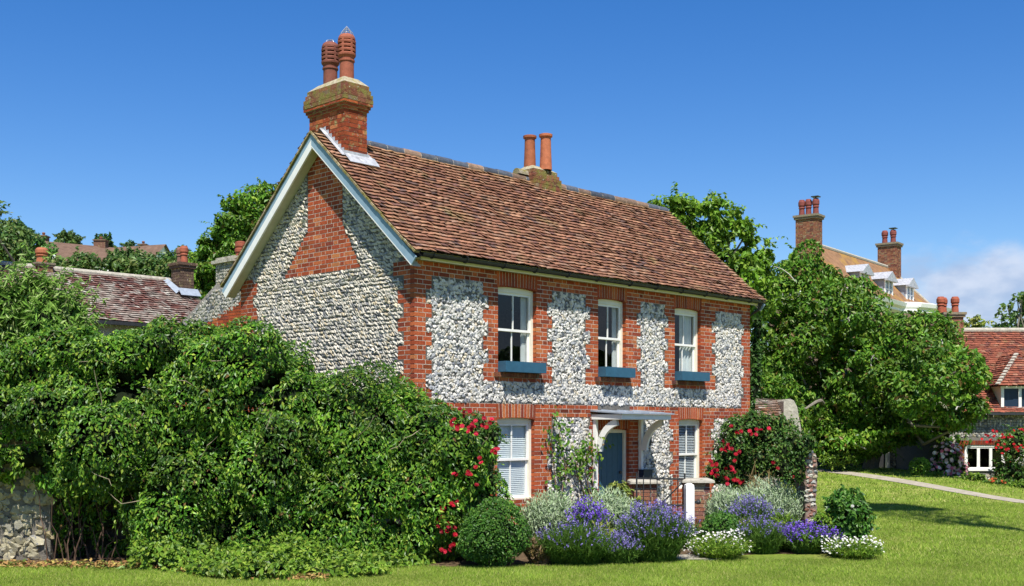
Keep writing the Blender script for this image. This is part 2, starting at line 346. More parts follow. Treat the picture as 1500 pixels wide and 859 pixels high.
# walls behind (mortar) with real openings and reveals
def wall_front():
    DM = (.15, .14, .122); mb = MB(); xs = sorted({0, LEN, *[o[0]-.006 for o in OPEN], *[o[1]+.006 for o in OPEN]}); zs = sorted({-.3, 4.98, *[o[2]-.006 for o in OPEN], *[o[3]+.004 for o in OPEN]})
    for x0, x1 in zip(xs[:-1], xs[1:]):
        for z0, z1 in zip(zs[:-1], zs[1:]):
            xm, zm = (x0+x1)/2, (z0+z1)/2
            if any(o[0]-.006 <= xm <= o[1]+.006 and o[2]-.006 <= zm <= o[3]+.004 for o in OPEN): continue
            mb.add([[x0,0,z0],[x1,0,z0],[x1,0,z1],[x0,0,z1]], [[0,1,2,3]], DM)
            mb.add([[x0,.28,z0],[x1,.28,z0],[x1,.28,z1],[x0,.28,z1]], [[3,2,1,0]], DM)
    for a, b, lo, hi in OPEN:
        a -= .006; b += .006; lo -= .006; hi += .004
        for q in ([[a,0,lo],[a,0,hi],[a,.28,hi],[a,.28,lo]], [[b,0,hi],[b,0,lo],[b,.28,lo],[b,.28,hi]], [[a,0,lo],[a,.28,lo],[b,.28,lo],[b,0,lo]], [[a,0,hi],[b,0,hi],[b,.28,hi],[a,.28,hi]]):
            mb.add(q, [[0,1,2,3]], DM)
    for x in (0.0, LEN):
        mb.add([[x,0,-.3],[x,DEP,-.3],[x,DEP,ztop(DEP)-.12],[x,RV,RZ-.12],[x,0,ztop(0)-.12]], [[0,1,2,3,4]], DM)
    mb.add([[0,DEP,-.3],[LEN,DEP,-.3],[LEN,DEP,4.9],[0,DEP,4.9]], [[0,1,2,3]], DM)
    mb.add([[0.01,.281,.02],[LEN-.01,.281,.02],[LEN-.01,DEP-.01,.02],[0.01,DEP-.01,.02]], [[0,1,2,3]], DM)
    mb.add([[0.01,.281,2.45],[LEN-.01,.281,2.45],[LEN-.01,DEP-.01,2.45],[0.01,DEP-.01,2.45]], [[0,1,2,3]], DM)
    pc = (.54, .46, .37)      # pale pointing behind the brickwork, 3 mm proud of the flint mortar, whose colour is darkened to deepen shade between stones
    for i in range(0, 60):
        z = Z0+i*CH
        for a, b in front_rows(i, z): mb.box(a+.001, b-.001, -0.0045, -.0005, z, z+CH, pc)
    for i in range(8, 92):
        z = Z0+i*CH
        for a, b in gable_rows(i, z): mb.box(-0.0045, -.0005, a+.001, b-.001, z, z+CH, pc)
    for (a, b, lo, hi), zt in ((W1, Z0+60*CH), (W2, Z0+60*CH), (W3, Z0+60*CH), (G1, Z0+30*CH), (G2, Z0+30*CH), (DR, Z0+27*CH)): mb.box(a-.028, b+.028, -.0045, -.0005, hi+.006, zt, pc)
    mb.build('wall', M['mortar'], house)
wall_front()
# knapped flints: one faceted stone each
def ico():
    t = (1+5**.5)/2
    v = np.array([[-1,t,0],[1,t,0],[-1,-t,0],[1,-t,0],[0,-1,t],[0,1,t],[0,-1,-t],[0,1,-t],[t,0,-1],[t,0,1],[-t,0,-1],[-t,0,1]], float); v /= np.linalg.norm(v[0])
    f = [[0,11,5],[0,5,1],[0,1,7],[0,7,10],[0,10,11],[1,5,9],[5,11,4],[11,10,2],[10,7,6],[7,1,8],[3,9,4],[3,4,2],[3,2,6],[3,6,8],[3,8,9],[4,9,5],[2,4,11],[6,2,10],[8,6,7],[9,8,1]]
    v = list(v); cache = {}; nf = []
    def mid(a, b):
        k = (min(a, b), max(a, b))
        if k not in cache: m = v[a]+v[b]; v.append(m/np.linalg.norm(m)); cache[k] = len(v)-1
        return cache[k]
    for a, b, c in f:
        x, y, z = mid(a, b), mid(b, c), mid(c, a); nf += [[a,x,z],[b,y,x],[c,z,y],[x,y,z]]
    return np.array(v), np.array(nf)
IV, IF = ico()
def stones(cen, rx, rz, dep, ang, colr, axes, rough=0.22, mb=None, tl=.45):
    """cen (n,2) in wall coordinates; axes = (along, outward) unit vectors; stones lie half in the wall"""
    along, outw = np.asarray(axes[0], float), np.asarray(axes[1], float)
    keep = (IV[IF].mean(1)[:, 1] < 0.25); F_ = IF[keep]
    n = len(cen); T = IV[None]*(1 + rng.normal(0, rough, (n, len(IV), 1)).clip(-.45, .45))
    # knapped face: flatten the front at a random plane
    tilt = rng.normal(0, tl, (n, 2)); front = -(0.62 + T[:, :, 0]*tilt[:, :1] + T[:, :, 2]*tilt[:, 1:])
    T[:, :, 1] = np.maximum(T[:, :, 1], front)
    x = T[:, :, 0]*rx[:, None]; z = T[:, :, 2]*rz[:, None]; y = T[:, :, 1]*dep[:, None]
    ca, sa = np.cos(ang)[:, None], np.sin(ang)[:, None]
    X = cen[:, :1] + x*ca - z*sa; Zz = cen[:, 1:] + x*sa + z*ca
    P = X[..., None]*along + (-y)[..., None]*outw; P[..., 2] += Zz
    C = colr[:, None, :]*rng.uniform(0.86, 1.10, (n, len(IV), 1))
    mb = mb or MB(); k = (np.arange(n)*len(IV))[:, None, None] + F_[None]
    mb.add(P.reshape(-1, 3), k.reshape(-1, 3), C.reshape(-1, 3)); return mb
def flint_colours(n, warm=0.0):
    base = np.array([[0.70, 0.665, 0.595], [0.58, 0.56, 0.51], [0.40, 0.405, 0.41], [0.17, 0.18, 0.20], [0.62, 0.54, 0.40]])
    k = rng.choice(5, n, p=[.45, .26, .14, .08, .07]); c = base[k]*rng.uniform(.86, 1.08, (n, 1)); c[:, 2] *= 1 - warm; return np.clip(c, 0, .88)
def front_flints():
    pts = []
    z = 0.03
    while z < 4.66:
        i = int((z-Z0)/CH); iv = front_rows(i, Z0+i*CH); x = R(.02, .08)
        while x < LEN-.05:
            zz = z + R(-.02, .02); xx = x + R(-.018, .018)
            i2 = int((zz-Z0)/CH); iv = front_rows(i2, Z0+i2*CH)
            if not any(a-.03 < xx < b+.03 for a, b in iv) and not any(o[0]-.05 < xx < o[1]+.05 and o[2]-.1 < zz < o[3]+.25 for o in OPEN):
                if not (2.16 < zz < 2.44) and zz < 4.60: pts.append((xx, zz))
            x += R(.058, .080)
        z += R(.051, .061)
    c = np.array(pts); n = len(c)
    s = rng.uniform(.72, 1.25, n)
    return stones(c, .0445*s, .033*s, rng.uniform(.022, .038, n), rng.uniform(-1.5, 1.5, n)*.9, flint_colours(n), ((1, 0, 0), (0, -1, 0)))
front_flints().build('front_flint_facing', M['flint'], house)
def side_flints():
    pts = []; ang = []; z = 1.9
    while z < RZ-.2:
        row = R(-.12, .12) + (0.55 if R(0, 1) > .12 else -.5); v = R(.02, .07)
        while v < DEP-.03:
            zz = z + R(-.012, .012); i = int((zz-Z0)/CH); iv = gable_rows(i, Z0+i*CH)
            vmax = RV + (RZ-.16-zz)/SL; vmin = RV - (RZ-.16-zz)/SL
            if max(vmin, .04)+.03 < v < min(vmax, DEP-.04)-.02 and not any(a-.03 < v < b+.03 for dz in (-.022, .022) for a, b in gable_rows(int((zz+dz-Z0)/CH), Z0+int((zz+dz-Z0)/CH)*CH)): pts.append((v, zz)); ang.append(row+R(-.42, .42))
            v += R(.054, .070)
        z += R(.066, .078)
    c = np.array(pts); n = len(c); s = rng.uniform(.85, 1.15, n)
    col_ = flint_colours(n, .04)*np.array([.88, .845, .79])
    return stones(c, .055*s, .0225*s, rng.uniform(.022, .040, n), np.array(ang), col_, ((0, 1, 0), (-1, 0, 0)), .18)
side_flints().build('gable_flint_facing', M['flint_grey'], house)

# ------------------------------------------------------------------ roofs of separate clay tiles
def tile_colours(n, kind=0):
    base = np.array([[0.285, 0.137, 0.080], [0.25, 0.117, 0.072], [0.345, 0.185, 0.108], [0.165, 0.082, 0.062], [0.285, 0.165, 0.11], [0.12, 0.072, 0.060]])
    if kind == 1: base = np.array([[0.17, 0.075, 0.06], [0.14, 0.06, 0.05], [0.20, 0.095, 0.075], [0.12, 0.06, 0.055], [0.18, 0.10, 0.08], [0.10, 0.06, 0.055]])
    if kind == 2: base = np.array([[0.27, 0.085, 0.05], [0.22, 0.07, 0.045], [0.33, 0.115, 0.065], [0.16, 0.06, 0.045], [0.28, 0.13, 0.08], [0.13, 0.06, 0.05]])
    k = rng.choice(6, n, p=[.36, .26, .15, .10, .10, .03]); return np.clip(base[k]*rng.uniform(.87, 1.13, (n, 1)), 0, 1)
def roof_tiles(o, a, s, la, ls, gauge=0.122, width=0.155, kind=0, kick=0.0, mb=None, clip=None, topwarm=True):
    """o = eave corner, a = unit along the eave, s = unit up the slope"""
    o, a, s = (np.asarray(q, float) for q in (o, a, s)); n = np.cross(a, s); n *= np.sign(n[2]); mb = mb or MB()
    rows = int(ls/gauge)+1; V = []; C = []
    for r in range(rows):
        q = r*gauge; k = np.arange(-1, int(la/width)+1); x0 = k*width + (r % 2)*width/2 + rng.normal(0, .004, len(k))
        x1 = x0 + width - .004; x0 = np.clip(x0, 0, la); x1 = np.clip(x1, 0, la)
        if clip: lo, hi = clip(q); x0 = np.clip(x0, lo, hi); x1 = np.clip(x1, lo, hi)
        ok = x1 - x0 > .02; x0, x1 = x0[ok], x1[ok]; m = len(x0); up = min(q + gauge*1.45, ls)
        lift = 0.042 + rng.uniform(0, .012, m); tw = rng.normal(0, .007, m); dq = rng.normal(0, .006, m)
        wav = 0.012*np.sin(x0*1.1 + r*.05) + .008*np.sin(x0*.37+2)
        kk = kick*np.exp(-q/.55)
        def P(x, qq, h): return o + x[:, None]*a + (qq if np.ndim(qq) else np.full(m, qq))[:, None]*s + h[:, None]*n
        b0 = P(x0, q+dq, lift+tw+wav+kk); b1 = P(x1, q+dq, lift-tw+wav+kk); t0 = P(x0, up, wav+.004+kk*.8); t1 = P(x1, up, wav+.004+kk*.8)
        d0 = P(x0, q+dq, lift+tw+wav+kk-.013); d1 = P(x1, q+dq, lift-tw+wav+kk-.013)
        V.append(np.stack([b0, b1, t1, t0, d0, d1], 1).reshape(-1, 3))
        c = tile_colours(m, kind)*(.9+.2*np.sin(r*1.7+x0[:, None]*.8)*np.sin(x0[:, None]*.45+r*.21))
        if topwarm:
            t = max(0, 1-(ls-q)/.5); g = rng.uniform(0, 1, (m, 1))*t*.75; c = c*(1-g) + np.array([.36, .25, .10])*g
        C.append(np.repeat(c, 6, 0))
    V = np.concatenate(V); C = np.concatenate(C); k = (np.arange(len(V)//6)*6)[:, None, None]
    mb.add(V, (k + np.array([[0,1,2,3],[4,5,1,0]])).reshape(-1, 4), C)
    return mb
cs = 1/math.hypot(1, SL); sl_f = np.array([0, cs, SL*cs]); sl_b = np.array([0, -cs, SL*cs])
EV = -0.30; RX0 = -0.275; RX1 = LEN + 0.20; RL = RX1 - RX0; RS = (RV-EV)/cs
mb = roof_tiles((RX0, EV, ztop(EV)), (1, 0, 0), sl_f, RL, RS, kick=.05)
VB = DEP + .30
roof_tiles((RX0, VB, ztop(VB)), (1, 0, 0), sl_b, RL, (VB-RV)/cs, kick=.05, mb=mb)
roof = mb.build('roof', M['tile'], house)
mb = MB()   # roof boards under the tiles: keep the loft dark
mb.add([[RX0+.02,EV+.02,ztop(EV)-.03],[RX1-.02,EV+.02,ztop(EV)-.03],[RX1-.02,RV,RZ-.03],[RX0+.02,RV,RZ-.03]], [[0,1,2,3]])
mb.add([[RX0+.02,RV,RZ-.031],[RX1-.02,RV,RZ-.031],[RX1-.02,VB-.02,ztop(VB)-.03],[RX0+.02,VB-.02,ztop(VB)-.03]], [[0,1,2,3]])
mb.build('roof_underlay', M['dark'], roof)
# verge: undercloak tiles bedded in pale mortar along the gable
for sgn, ev, vx in ((1, EV, RX0-.015), (-1, VB, RX0-.015), (1, EV, RX1-.10), (-1, VB, RX1-.10)):
    mb = MB(); d = np.array([0, sgn*cs, SL*cs]); p0 = np.array([0, ev, ztop(ev)-.01]); ls = abs(RV-ev)/cs; k = 0
    while k*.128 < ls:
        for x in (vx,):
            p = p0 + d*(k*.128); q = p0 + d*min(k*.128+.12, ls); h = .035*math.exp(-k*.128/.55)+R(0, .012)
            w0, w1 = x, x+.115
            n = np.array([0, -sgn*SL*cs, cs]); off = n*(h-.014)
            mb.add([*(np.array([[w0,0,0],[w1,0,0],[w1,0,0],[w0,0,0]])+np.array([p,p,q,q])+off), *(np.array([[w0,0,0],[w1,0,0],[w1,0,0],[w0,0,0]])+np.array([p,p,q,q])+off+n*.035)], [[0,1,2,3][::-1],[4,5,6,7],[0,1,5,4],[1,2,6,5],[2,3,7,6],[3,0,4,7]], np.array([.42, .33, .2])*R(.6, 1.1))
        k += 1
    mb.build('verge_tiles', M['brick_mossy'], roof)
mb = MB()   # ridge
x = .62
while x < RX1-.1:
    x2 = min(x+.44, RX1+.02); th = np.linspace(-.35, math.pi+.35, 10); r = .105+R(-.006, .006); dz = RZ-.03+R(-.006, .006)
    v = [[q, RV+r*math.cos(t), dz+r*math.sin(t)] for q in (x+.006, x2-.006) for t in th]
    v += [[q, RV+(r-.02)*math.cos(t), dz+(r-.02)*math.sin(t)] for q in (x+.006, x2-.006) for t in th]
    c = (np.array([.075, .085, .105]) if R(0, 1) > max(.1, min(.75, (x-2)/8)) else np.array([.20, .13, .085]))*R(.7, 1.3)
    mb.add(v, [[i, i+1, i+11, i+10] for i in range(9)] + [[20+i, i, i+1, 21+i][::-1] for i in range(9)] + [[30+i, 10+i, 11+i, 31+i] for i in range(9)], c)
    mb.tube([[x2-.008, RV, dz], [x2+.008, RV, dz]], [r-.004]*2, (.5, .46, .38), 12); x = x2
mb.build('ridge_tiles', M['ridge'], roof)

# bargeboards, soffits, fascia, gutter
def barge(x, name):
    for sgn, ev in ((1, EV), (-1, VB)):
        d = np.array([0, sgn*cs, SL*cs]); n = np.array([0, -sgn*SL*cs, cs]); ls = abs(RV-ev)/cs
        foot = np.array([x, ev, ztop(ev)-.035]) - d*.03
        top = np.array([x, RV, RZ-.035])
        def strip(h0, h1, t, m, nm, dx=0.0):
            mb = MB(); k = SL*cs/cs*1.0
            a0 = foot - n*h0; a1 = foot - n*h1 + d*0.0
            tz = lambda h: np.array([x, RV, RZ-.035-h/cs])
            pts = [a0, a1, tz(h1), tz(h0)]
            v = [p + np.array([dx, 0, 0]) for p in pts] + [p + np.array([dx+t, 0, 0]) for p in pts]
            mb.add(v, [[0,1,2,3],[7,6,5,4],[0,4,5,1],[1,5,6,2],[2,6,7,3],[3,7,4,0]])
            return mb.build(nm, M[m], house)
        if sgn > 0: b = strip(0, .165, .03, 'barge', name); strip(.165, .185, .034, 'white', 'edge_strip').parent = b
        else: b = strip(0, .085, .03, 'barge', name); strip(.085, .215, .036, 'white', 'edge_strip').parent = b
        if x < 1:
            mb = MB(); a = foot - n*.19 + np.array([.036, 0, 0]); 
            w = .20
            t_ = np.array([x+.036, RV, RZ-.035-.19/cs])
            mb.add([a, a+np.array([w, 0, 0]), t_+np.array([w, 0, 0]), t_], [[0,1,2,3]])
            mb.build('soffit', M['soffit'], house)
barge(RX0+.02, 'bargeboard'); barge(RX1-.05, 'bargeboard')
mb = MB(); mb.box(.0, LEN+.1, -.17, -.14, 4.845, 4.99); mb.box(.0, LEN+.1, -.14, .02, 4.875, 4.89); mb.build('fascia', M['cream'], house)
mb = MB(); th = np.linspace(math.pi, 2*math.pi, 9); r = .062; gy, gz = -.245, 4.945
rings = [[[q, gy+rr*math.cos(t), gz+rr*math.sin(t)] for t in th] for q in (-.06, RX1+.03) for rr in (r, r-.008)]
v = np.array(rings).reshape(-1, 3)
mb.add(v, [[i, i+1, 18+i+1, 18+i] for i in range(8)] + [[9+i, 27+i, 28+i, 10+i] for i in range(8)] + [[0, 18, 27, 9], [8, 17, 35, 26]] + [[i, 9+i, 10+i, i+1] for i in range(8)] + [[18+i, 19+i, 28+i, 27+i] for i in range(8)])
gut = mb.build('gutter', M['gutter'], house)
for k in range(12):
    x = .12 + k*.90 + R(-.12, .12); m2 = MB(); tt = np.linspace(math.pi*.95, 2*math.pi, 8)
    m2.tube([[x, gy+.07*math.cos(t), gz+.07*math.sin(t)] for t in tt] + [[x, -.172, gz-.03]], .012, seg=6)
    if k % 3 == 1: m2.tube([[x-.03, gy, gz-.004], [x+.03, gy, gz-.004]], .066, seg=12)
    m2.build('gutter_bracket', M['gutter'], gut)
mb = MB(); mb.tube([[LEN+.12, gy, gz-.05], [LEN+.12, -.16, gz-.2], [LEN+.10, .10, gz-.35], [LEN+.10, .12, .1]], .035, seg=10); mb.build('downpipe', M['gutter'], house)

# ------------------------------------------------------------------ chimneys
def brick_stack(mb, x0, x1, y0, y1, za, zb, kind=0, ch=CH, proud=0.0):
    """courses of separate bricks round a rectangular stack"""
    n = int(round((zb-za)/ch)); ch = (zb-za)/n
    mb.box(x0+.012, x1-.012, y0+.012, y1-.012, za, zb-.002, (.42, .36, .28))
    for i in range(n):
        z0, z1 = za+i*ch+.005, za+(i+1)*ch-.005; e = i % 2
        for ax in (0, 1):
            lo, hi = (x0, x1) if ax == 0 else (y0, y1)
            if (ax == 0) == bool(e): lo, hi = lo+.105, hi-.105
            p = lo; first = True
            while p < hi-.02:
                L_ = (.22 if (not first or e) else .11) if hi-p > .15 else hi-p
                q = min(p+L_, hi)
                if hi-q < .05: q = hi
                for side in (0, 1):
                    c = brick_col(1, kind)[0]*R(.8, 1.1)
                    if ax == 0:
                        ya, yb = (y0+R(-.003, .003), y0+.1) if side == 0 else (y1-.1, y1); mb.box(p+.004, q-.004, ya, yb, z0, z1, c)
                    else:
                        xa, xb = (x0+R(-.003, .003), x0+.1) if side == 0 else (x1-.1, x1); mb.box(xa, xb, p+.004, q-.004, z0, z1, c)
                p = q; first = False
def chimney_front():
    x0, x1, y0, y1 = .03, .56, 1.97, 3.05
    mb = MB(); brick_stack(mb, x0, x1, y0, y1, 6.2, 7.84, 0)
    for c in mb.C: c *= np.array([.80, .86, .95])
    st = mb.build('chimney_stack', M['brick_old'], house)
    mb = MB(); z = 7.84
    for k, (o, h) in enumerate(((.025, .05), (.05, .055), (.08, .05))):
        brick_stack(mb, x0-o, x1+o, y0-o, y1+o, z, z+h, 0, .05); z += h
    mb.build('corbel_course', M['brick_old'], st)
    mb = MB()
    for o, h in ((.085, .085), (.08, .085), (.055, .085), (.03, .085)): brick_stack(mb, x0-o, x1+o, y0-o, y1+o, z, z+h, 1, .085); z += h
    mb.build('stack_head', M['brick_mossy'], st)
    mb = MB(); o = .02; a = [[x0-o,y0-o,z],[x1+o,y0-o,z],[x1+o,y1+o,z],[x0-o,y1+o,z]]; b = [[x0+.1,y0+.14,z+.14],[x1-.1,y0+.14,z+.14],[x1-.1,y1-.14,z+.11],[x0+.1,y1-.14,z+.11]]
    mb.add(a+b, [[0,1,5,4],[1,2,6,5],[2,3,7,6],[3,0,4,7],[4,5,6,7]]); mb.build('flaunching', M['flaunch'], st)
    for yy, dz, cone in ((2.25, .04, 1), (2.75, .0, 0)):
        mb = MB(); zb = z+.06+dz; xx = .30; c = np.array([.29, .088, .05]) if cone else np.array([.19, .066, .045])
        mb.lathe([(.135, zb), (.132, zb+.36), (.150, zb+.365), (.150, zb+.395), (.135, zb+.40), (.138, zb+.43), (.168, zb+.47)], xx, yy, c, 28)
        zz = zb+.47
        mb.lathe([(.105, zz), (.105, zz+.32)], xx, yy, (.03, .02, .018), 20)
        for k in range(4):
            mb.lathe([(.110, zz), (.168, zz+.002), (.172, zz+.035), (.150, zz+.055), (.110, zz+.058)], xx, yy, c*R(.9, 1.1), 28); zz += .075
        for k in range(6):
            t = k*math.pi/3+.45; mb.box(-.018, .018, -.02, .02, zb+.47, zz, c, Matrix.Translation((xx+.148*math.cos(t), yy+.148*math.sin(t), 0)) @ Matrix.Rotation(t, 4, 'Z'))
        mb.lathe([(.110, zz-.02), (.160, zz-.005), (.160, zz+.03), (.14, zz+.075), (.10, zz+.105), (.085, zz+.11)], xx, yy, c, 28)
        pot = mb.build('chimney_pot', M['terra'], st)
        mb = MB()
        if cone:
            for k in range(8):
                t = k*math.pi/4; mb.tube([[xx+.13*math.cos(t), yy+.13*math.sin(t), zz+.07], [xx+.11*math.cos(t), yy+.11*math.sin(t), zz+.13], [xx, yy, zz+.26]], .006, seg=5)
            for h, r in ((.12, .112), (.18, .062)): mb.tube([[xx+r*math.cos(t), yy+r*math.sin(t), zz+h] for t in np.linspace(0, 2*math.pi, 17)], .005, seg=5)
        else:
            mb.tube([[xx+.10*math.cos(t), yy, zz+.09+.07*math.sin(t)] for t in np.linspace(0, math.pi, 9)], .007, seg=5); mb.tube([[xx, yy+.10*math.cos(t), zz+.09+.07*math.sin(t)] for t in np.linspace(0, math.pi, 9)], .007, seg=5)
        mb.build('bird_guard', M['wire'], pot)
    # lead flashing: front apron, stepped pieces up both sides, soaker strip on the tiles
    mb = MB(); nn = np.array([0, -SL*cs, cs])
    zf = ztop(y0)
    mb.add([[x0-.02,y0-.012,zf+.16],[x1+.03,y0-.012,zf+.16],[x1+.03,y0-.014,zf+.0],[x0-.02,y0-.014,zf+.0]], [[3,2,1,0]])
    lo = y0-.20
    q = np.array([[x0-.02,y0-.015,zf+.10],[x1+.16,y0-.015,zf+.10],[x1+.14,lo,ztop(lo)+.095],[x0-.02,lo,ztop(lo)+.095]]); mb.add(list(q)+list(q+np.array([0,0,.008])), [[0,1,2,3],[7,6,5,4],[2,3,7,6],[1,2,6,5],[3,0,4,7]])
    q = np.array([[x1+.0,y0-.05,ztop(y0-.05)+.105],[x1+.17,y0-.16,ztop(y0-.16)+.105],[x1+.10,y0+.16,ztop(y0+.16)+.11],[x1+.01,y0+.2,ztop(y0+.2)+.16]]); mb.add(list(q), [[0,1,2,3]])
    for side, xs in ((0, x0-.012), (1, x1+.012)):
        yy = y0
        for sg in (1, -1):
            yy = y0 if sg == 1 else y1
            while (yy < RV if sg == 1 else yy > RV):
                y2 = yy + sg*.092; zb = ztop(yy)+.02
                mb.add([[xs, yy-sg*.01, zb], [xs, y2, ztop(y2)+.02], [xs, y2, ztop(y2)+.13], [xs, yy-sg*.005, ztop(yy)+.21]], [[0,1,2,3]]); yy = y2
            xa, xb = (xs-.085, xs) if side == 0 else (xs, xs+.08)
            e = y0-.05 if sg == 1 else y1+.05
            mb.add([[xa, e, ztop(e)+.10], [xb, e, ztop(e)+.105], [xb, RV, RZ+.105], [xa, RV, RZ+.10]], [[0,1,2,3]])
    mb.build('flashing', M['lead'], st)
chimney_front()
def chimney_rear():
    x0, x1, y0, y1 = 5.55, 6.40, 2.30, 2.98; mb = MB(); z = 7.1
    for o, h in ((.0, .25), (0, .083), (-.0, .083), (-.035, .083), (-.07, .083)): brick_stack(mb, x0-o*0, x1+o, y0-o, y1+o, z, z+h, 1); z += h
    st = mb.build('chimney_stack', M['brick_mossy'], house); st['label'] = 'low squat chimney stack on the middle of the ridge'
    mb = MB(); a = [[x0,y0+.07,z],[x1-.07,y0+.07,z],[x1-.07,y1-.07,z],[x0,y1-.07,z]]; b = [[x0+.12,y0+.2,z+.10],[x1-.2,y0+.2,z+.08],[x1-.2,y1-.2,z+.08],[x0+.12,y1-.2,z+.10]]
    mb.add(a+b, [[0,1,5,4],[1,2,6,5],[2,3,7,6],[3,0,4,7],[4,5,6,7]]); mb.build('flaunching', M['flaunch'], st)
    for xx, yy, s in ((5.80, 2.72, .97), (6.02, 2.44, 1.0)):
        mb = MB(); zb = z+.03; c = np.array([.40, .13, .06])*(1 if s == 1 else .75); h = .80*s
        mb.lathe([(.140, zb), (.122, zb+h*.55), (.115, zb+h*.88), (.118, zb+h*.9), (.150, zb+h*.93), (.152, zb+h*.99), (.135, zb+h), (.1, zb+h), (.095, zb+h*.7)], xx, yy, c, 28); mb.build('chimney_pot', M['terra'], st)
    mb = MB(); th = np.linspace(0, math.pi, 10); v = [[q, 2.62+.11*math.cos(t), RZ+.08+.13*math.sin(t)] for q in (5.25, 5.55) for t in th]
    mb.add(v, [[i, i+1, i+11, i+10] for i in range(9)] + [list(range(10))], (.3, .26, .2)); mb.build('ridge_stop', M['brick_mossy'], st)
chimney_rear()

# ------------------------------------------------------------------ windows, door, porch
def sash(o, name, mode, arch=True):
    a, b, lo, hi = o; y = .105
    mb = MB(); f = .055; hi -= .004
    mb.box(a, a+f, y-.02, y+.08, lo, hi); mb.box(b-f, b, y-.02, y+.08, lo, hi); mb.box(a+f, b-f, y-.025, y+.08, hi-.10, hi); mb.box(a-.0, b, y-.045, y+.08, lo, lo+.06)
    fr = mb.build(name, M['cream'], house)
    mid = lo + (hi-lo)*.5; ia, ib, iz0, iz1 = a+f, b-f, lo+.06, hi-.10; cx = (ia+ib)/2
    for nm, z0, z1, dy in (('upper_sash', mid-.02, iz1, .0), ('lower_sash', iz0, mid+.02, .035)):
        m2 = MB(); s = .042
        m2.box(ia, ia+s, y+dy, y+dy+.035, z0, z1); m2.box(ib-s, ib, y+dy, y+dy+.035, z0, z1)
        m2.box(ia+s, ib-s, y+dy, y+dy+.035, z0, z0+.045); m2.box(ia+s, ib-s, y+dy, y+dy+.035, z1-.045, z1); m2.box(cx-.011, cx+.011, y+dy+.004, y+dy+.03, z0+.045, z1-.045)
        sa = m2.build(nm, M['white'], fr)
        g = MB(); g.add([[ia+s,y+dy+.018,z0+.045],[ib-s,y+dy+.018,z0+.045],[ib-s,y+dy+.018,z1-.045],[ia+s,y+dy+.018,z1-.045]], [[0,1,2,3]]); g.build('glass_pane', M['glass'], fr)
    if mode in ('curtain', 'curtain_wide'):
        m2 = MB(); w = (ib-ia)*(.16 if mode == 'curtain' else .52); n = 28; x0 = ib - w
        for zc0, zc1 in ((iz0, iz1),):
            xs = np.linspace(x0, ib+.02, n); ys = .215 + .022*np.sin(np.linspace(0, 26, n))
            v = [[x, yy, z] for z in (zc0-.1, zc1+.05) for x, yy in zip(xs, ys)]; m2.add(v, [[i, i+1, n+i+1, n+i] for i in range(n-1)])
        m2.build('curtain', M['curtain'], fr)
    if mode in ('blind', 'blind_open'):
        m2 = MB(); z = iz0
        while z < iz1:
            t = 1.2 if mode == 'blind' else .55; w = .038
            m2.add([[ia,.175-w*math.cos(t)*.5,z-w*math.sin(t)*.5],[ib,.175-w*math.cos(t)*.5,z-w*math.sin(t)*.5],[ib,.175+w*math.cos(t)*.5,z+w*math.sin(t)*.5],[ia,.175+w*math.cos(t)*.5,z+w*math.sin(t)*.5]], [[0,1,2,3]]); z += .036
        for x in (ia+.12, ib-.12): m2.box(x-.004, x+.004, .178, .182, iz0, iz1)
        m2.build('blind', M['blind'], fr)
sash(W1, 'window', 'curtain'); sash(W2, 'window', 'curtain'); sash(W3, 'window', 'curtain_wide'); sash(G1, 'window', 'blind'); sash(G2, 'window', 'blind_open')
def door():
    a, b, lo, hi = DR; y = .10; mb = MB(); f = .065
    mb.box(a, a+f, y-.03, y+.08, lo, hi-.004); mb.box(b-f, b, y-.03, y+.08, lo, hi-.004); mb.box(a+f, b-f, y-.03, y+.08, hi-.08, hi-.004); fr = mb.build('door_frame', M['cream'], house)
    mb = MB(); ia, ib = a+f, b-f; w = (ib-ia)/5
    for k in range(5): mb.box(ia+k*w+.004, ia+(k+1)*w-.004, y+.015, y+.05, lo+.01, hi-.085)
    mb.box(ia, ib, y+.03, y+.06, lo+.01, hi-.086); d = mb.build('door', M['blue'], house)
    mb = MB(); mb.lathe([(.0, .0), (.03, .0), (.035, .015), (.03, .03)], 0, 0, seg=12)
    k = mb.build('door_knob', M['gutter'], d); k.location = (ib-.09, y+.012, 1.05); k.rotation_euler = (math.radians(90), 0, 0)
    mb = MB(); mb.box(a-.15, b+.2, -.45, .05, -.05, .08); mb.build('doorstep', M['stone'], house)
door()
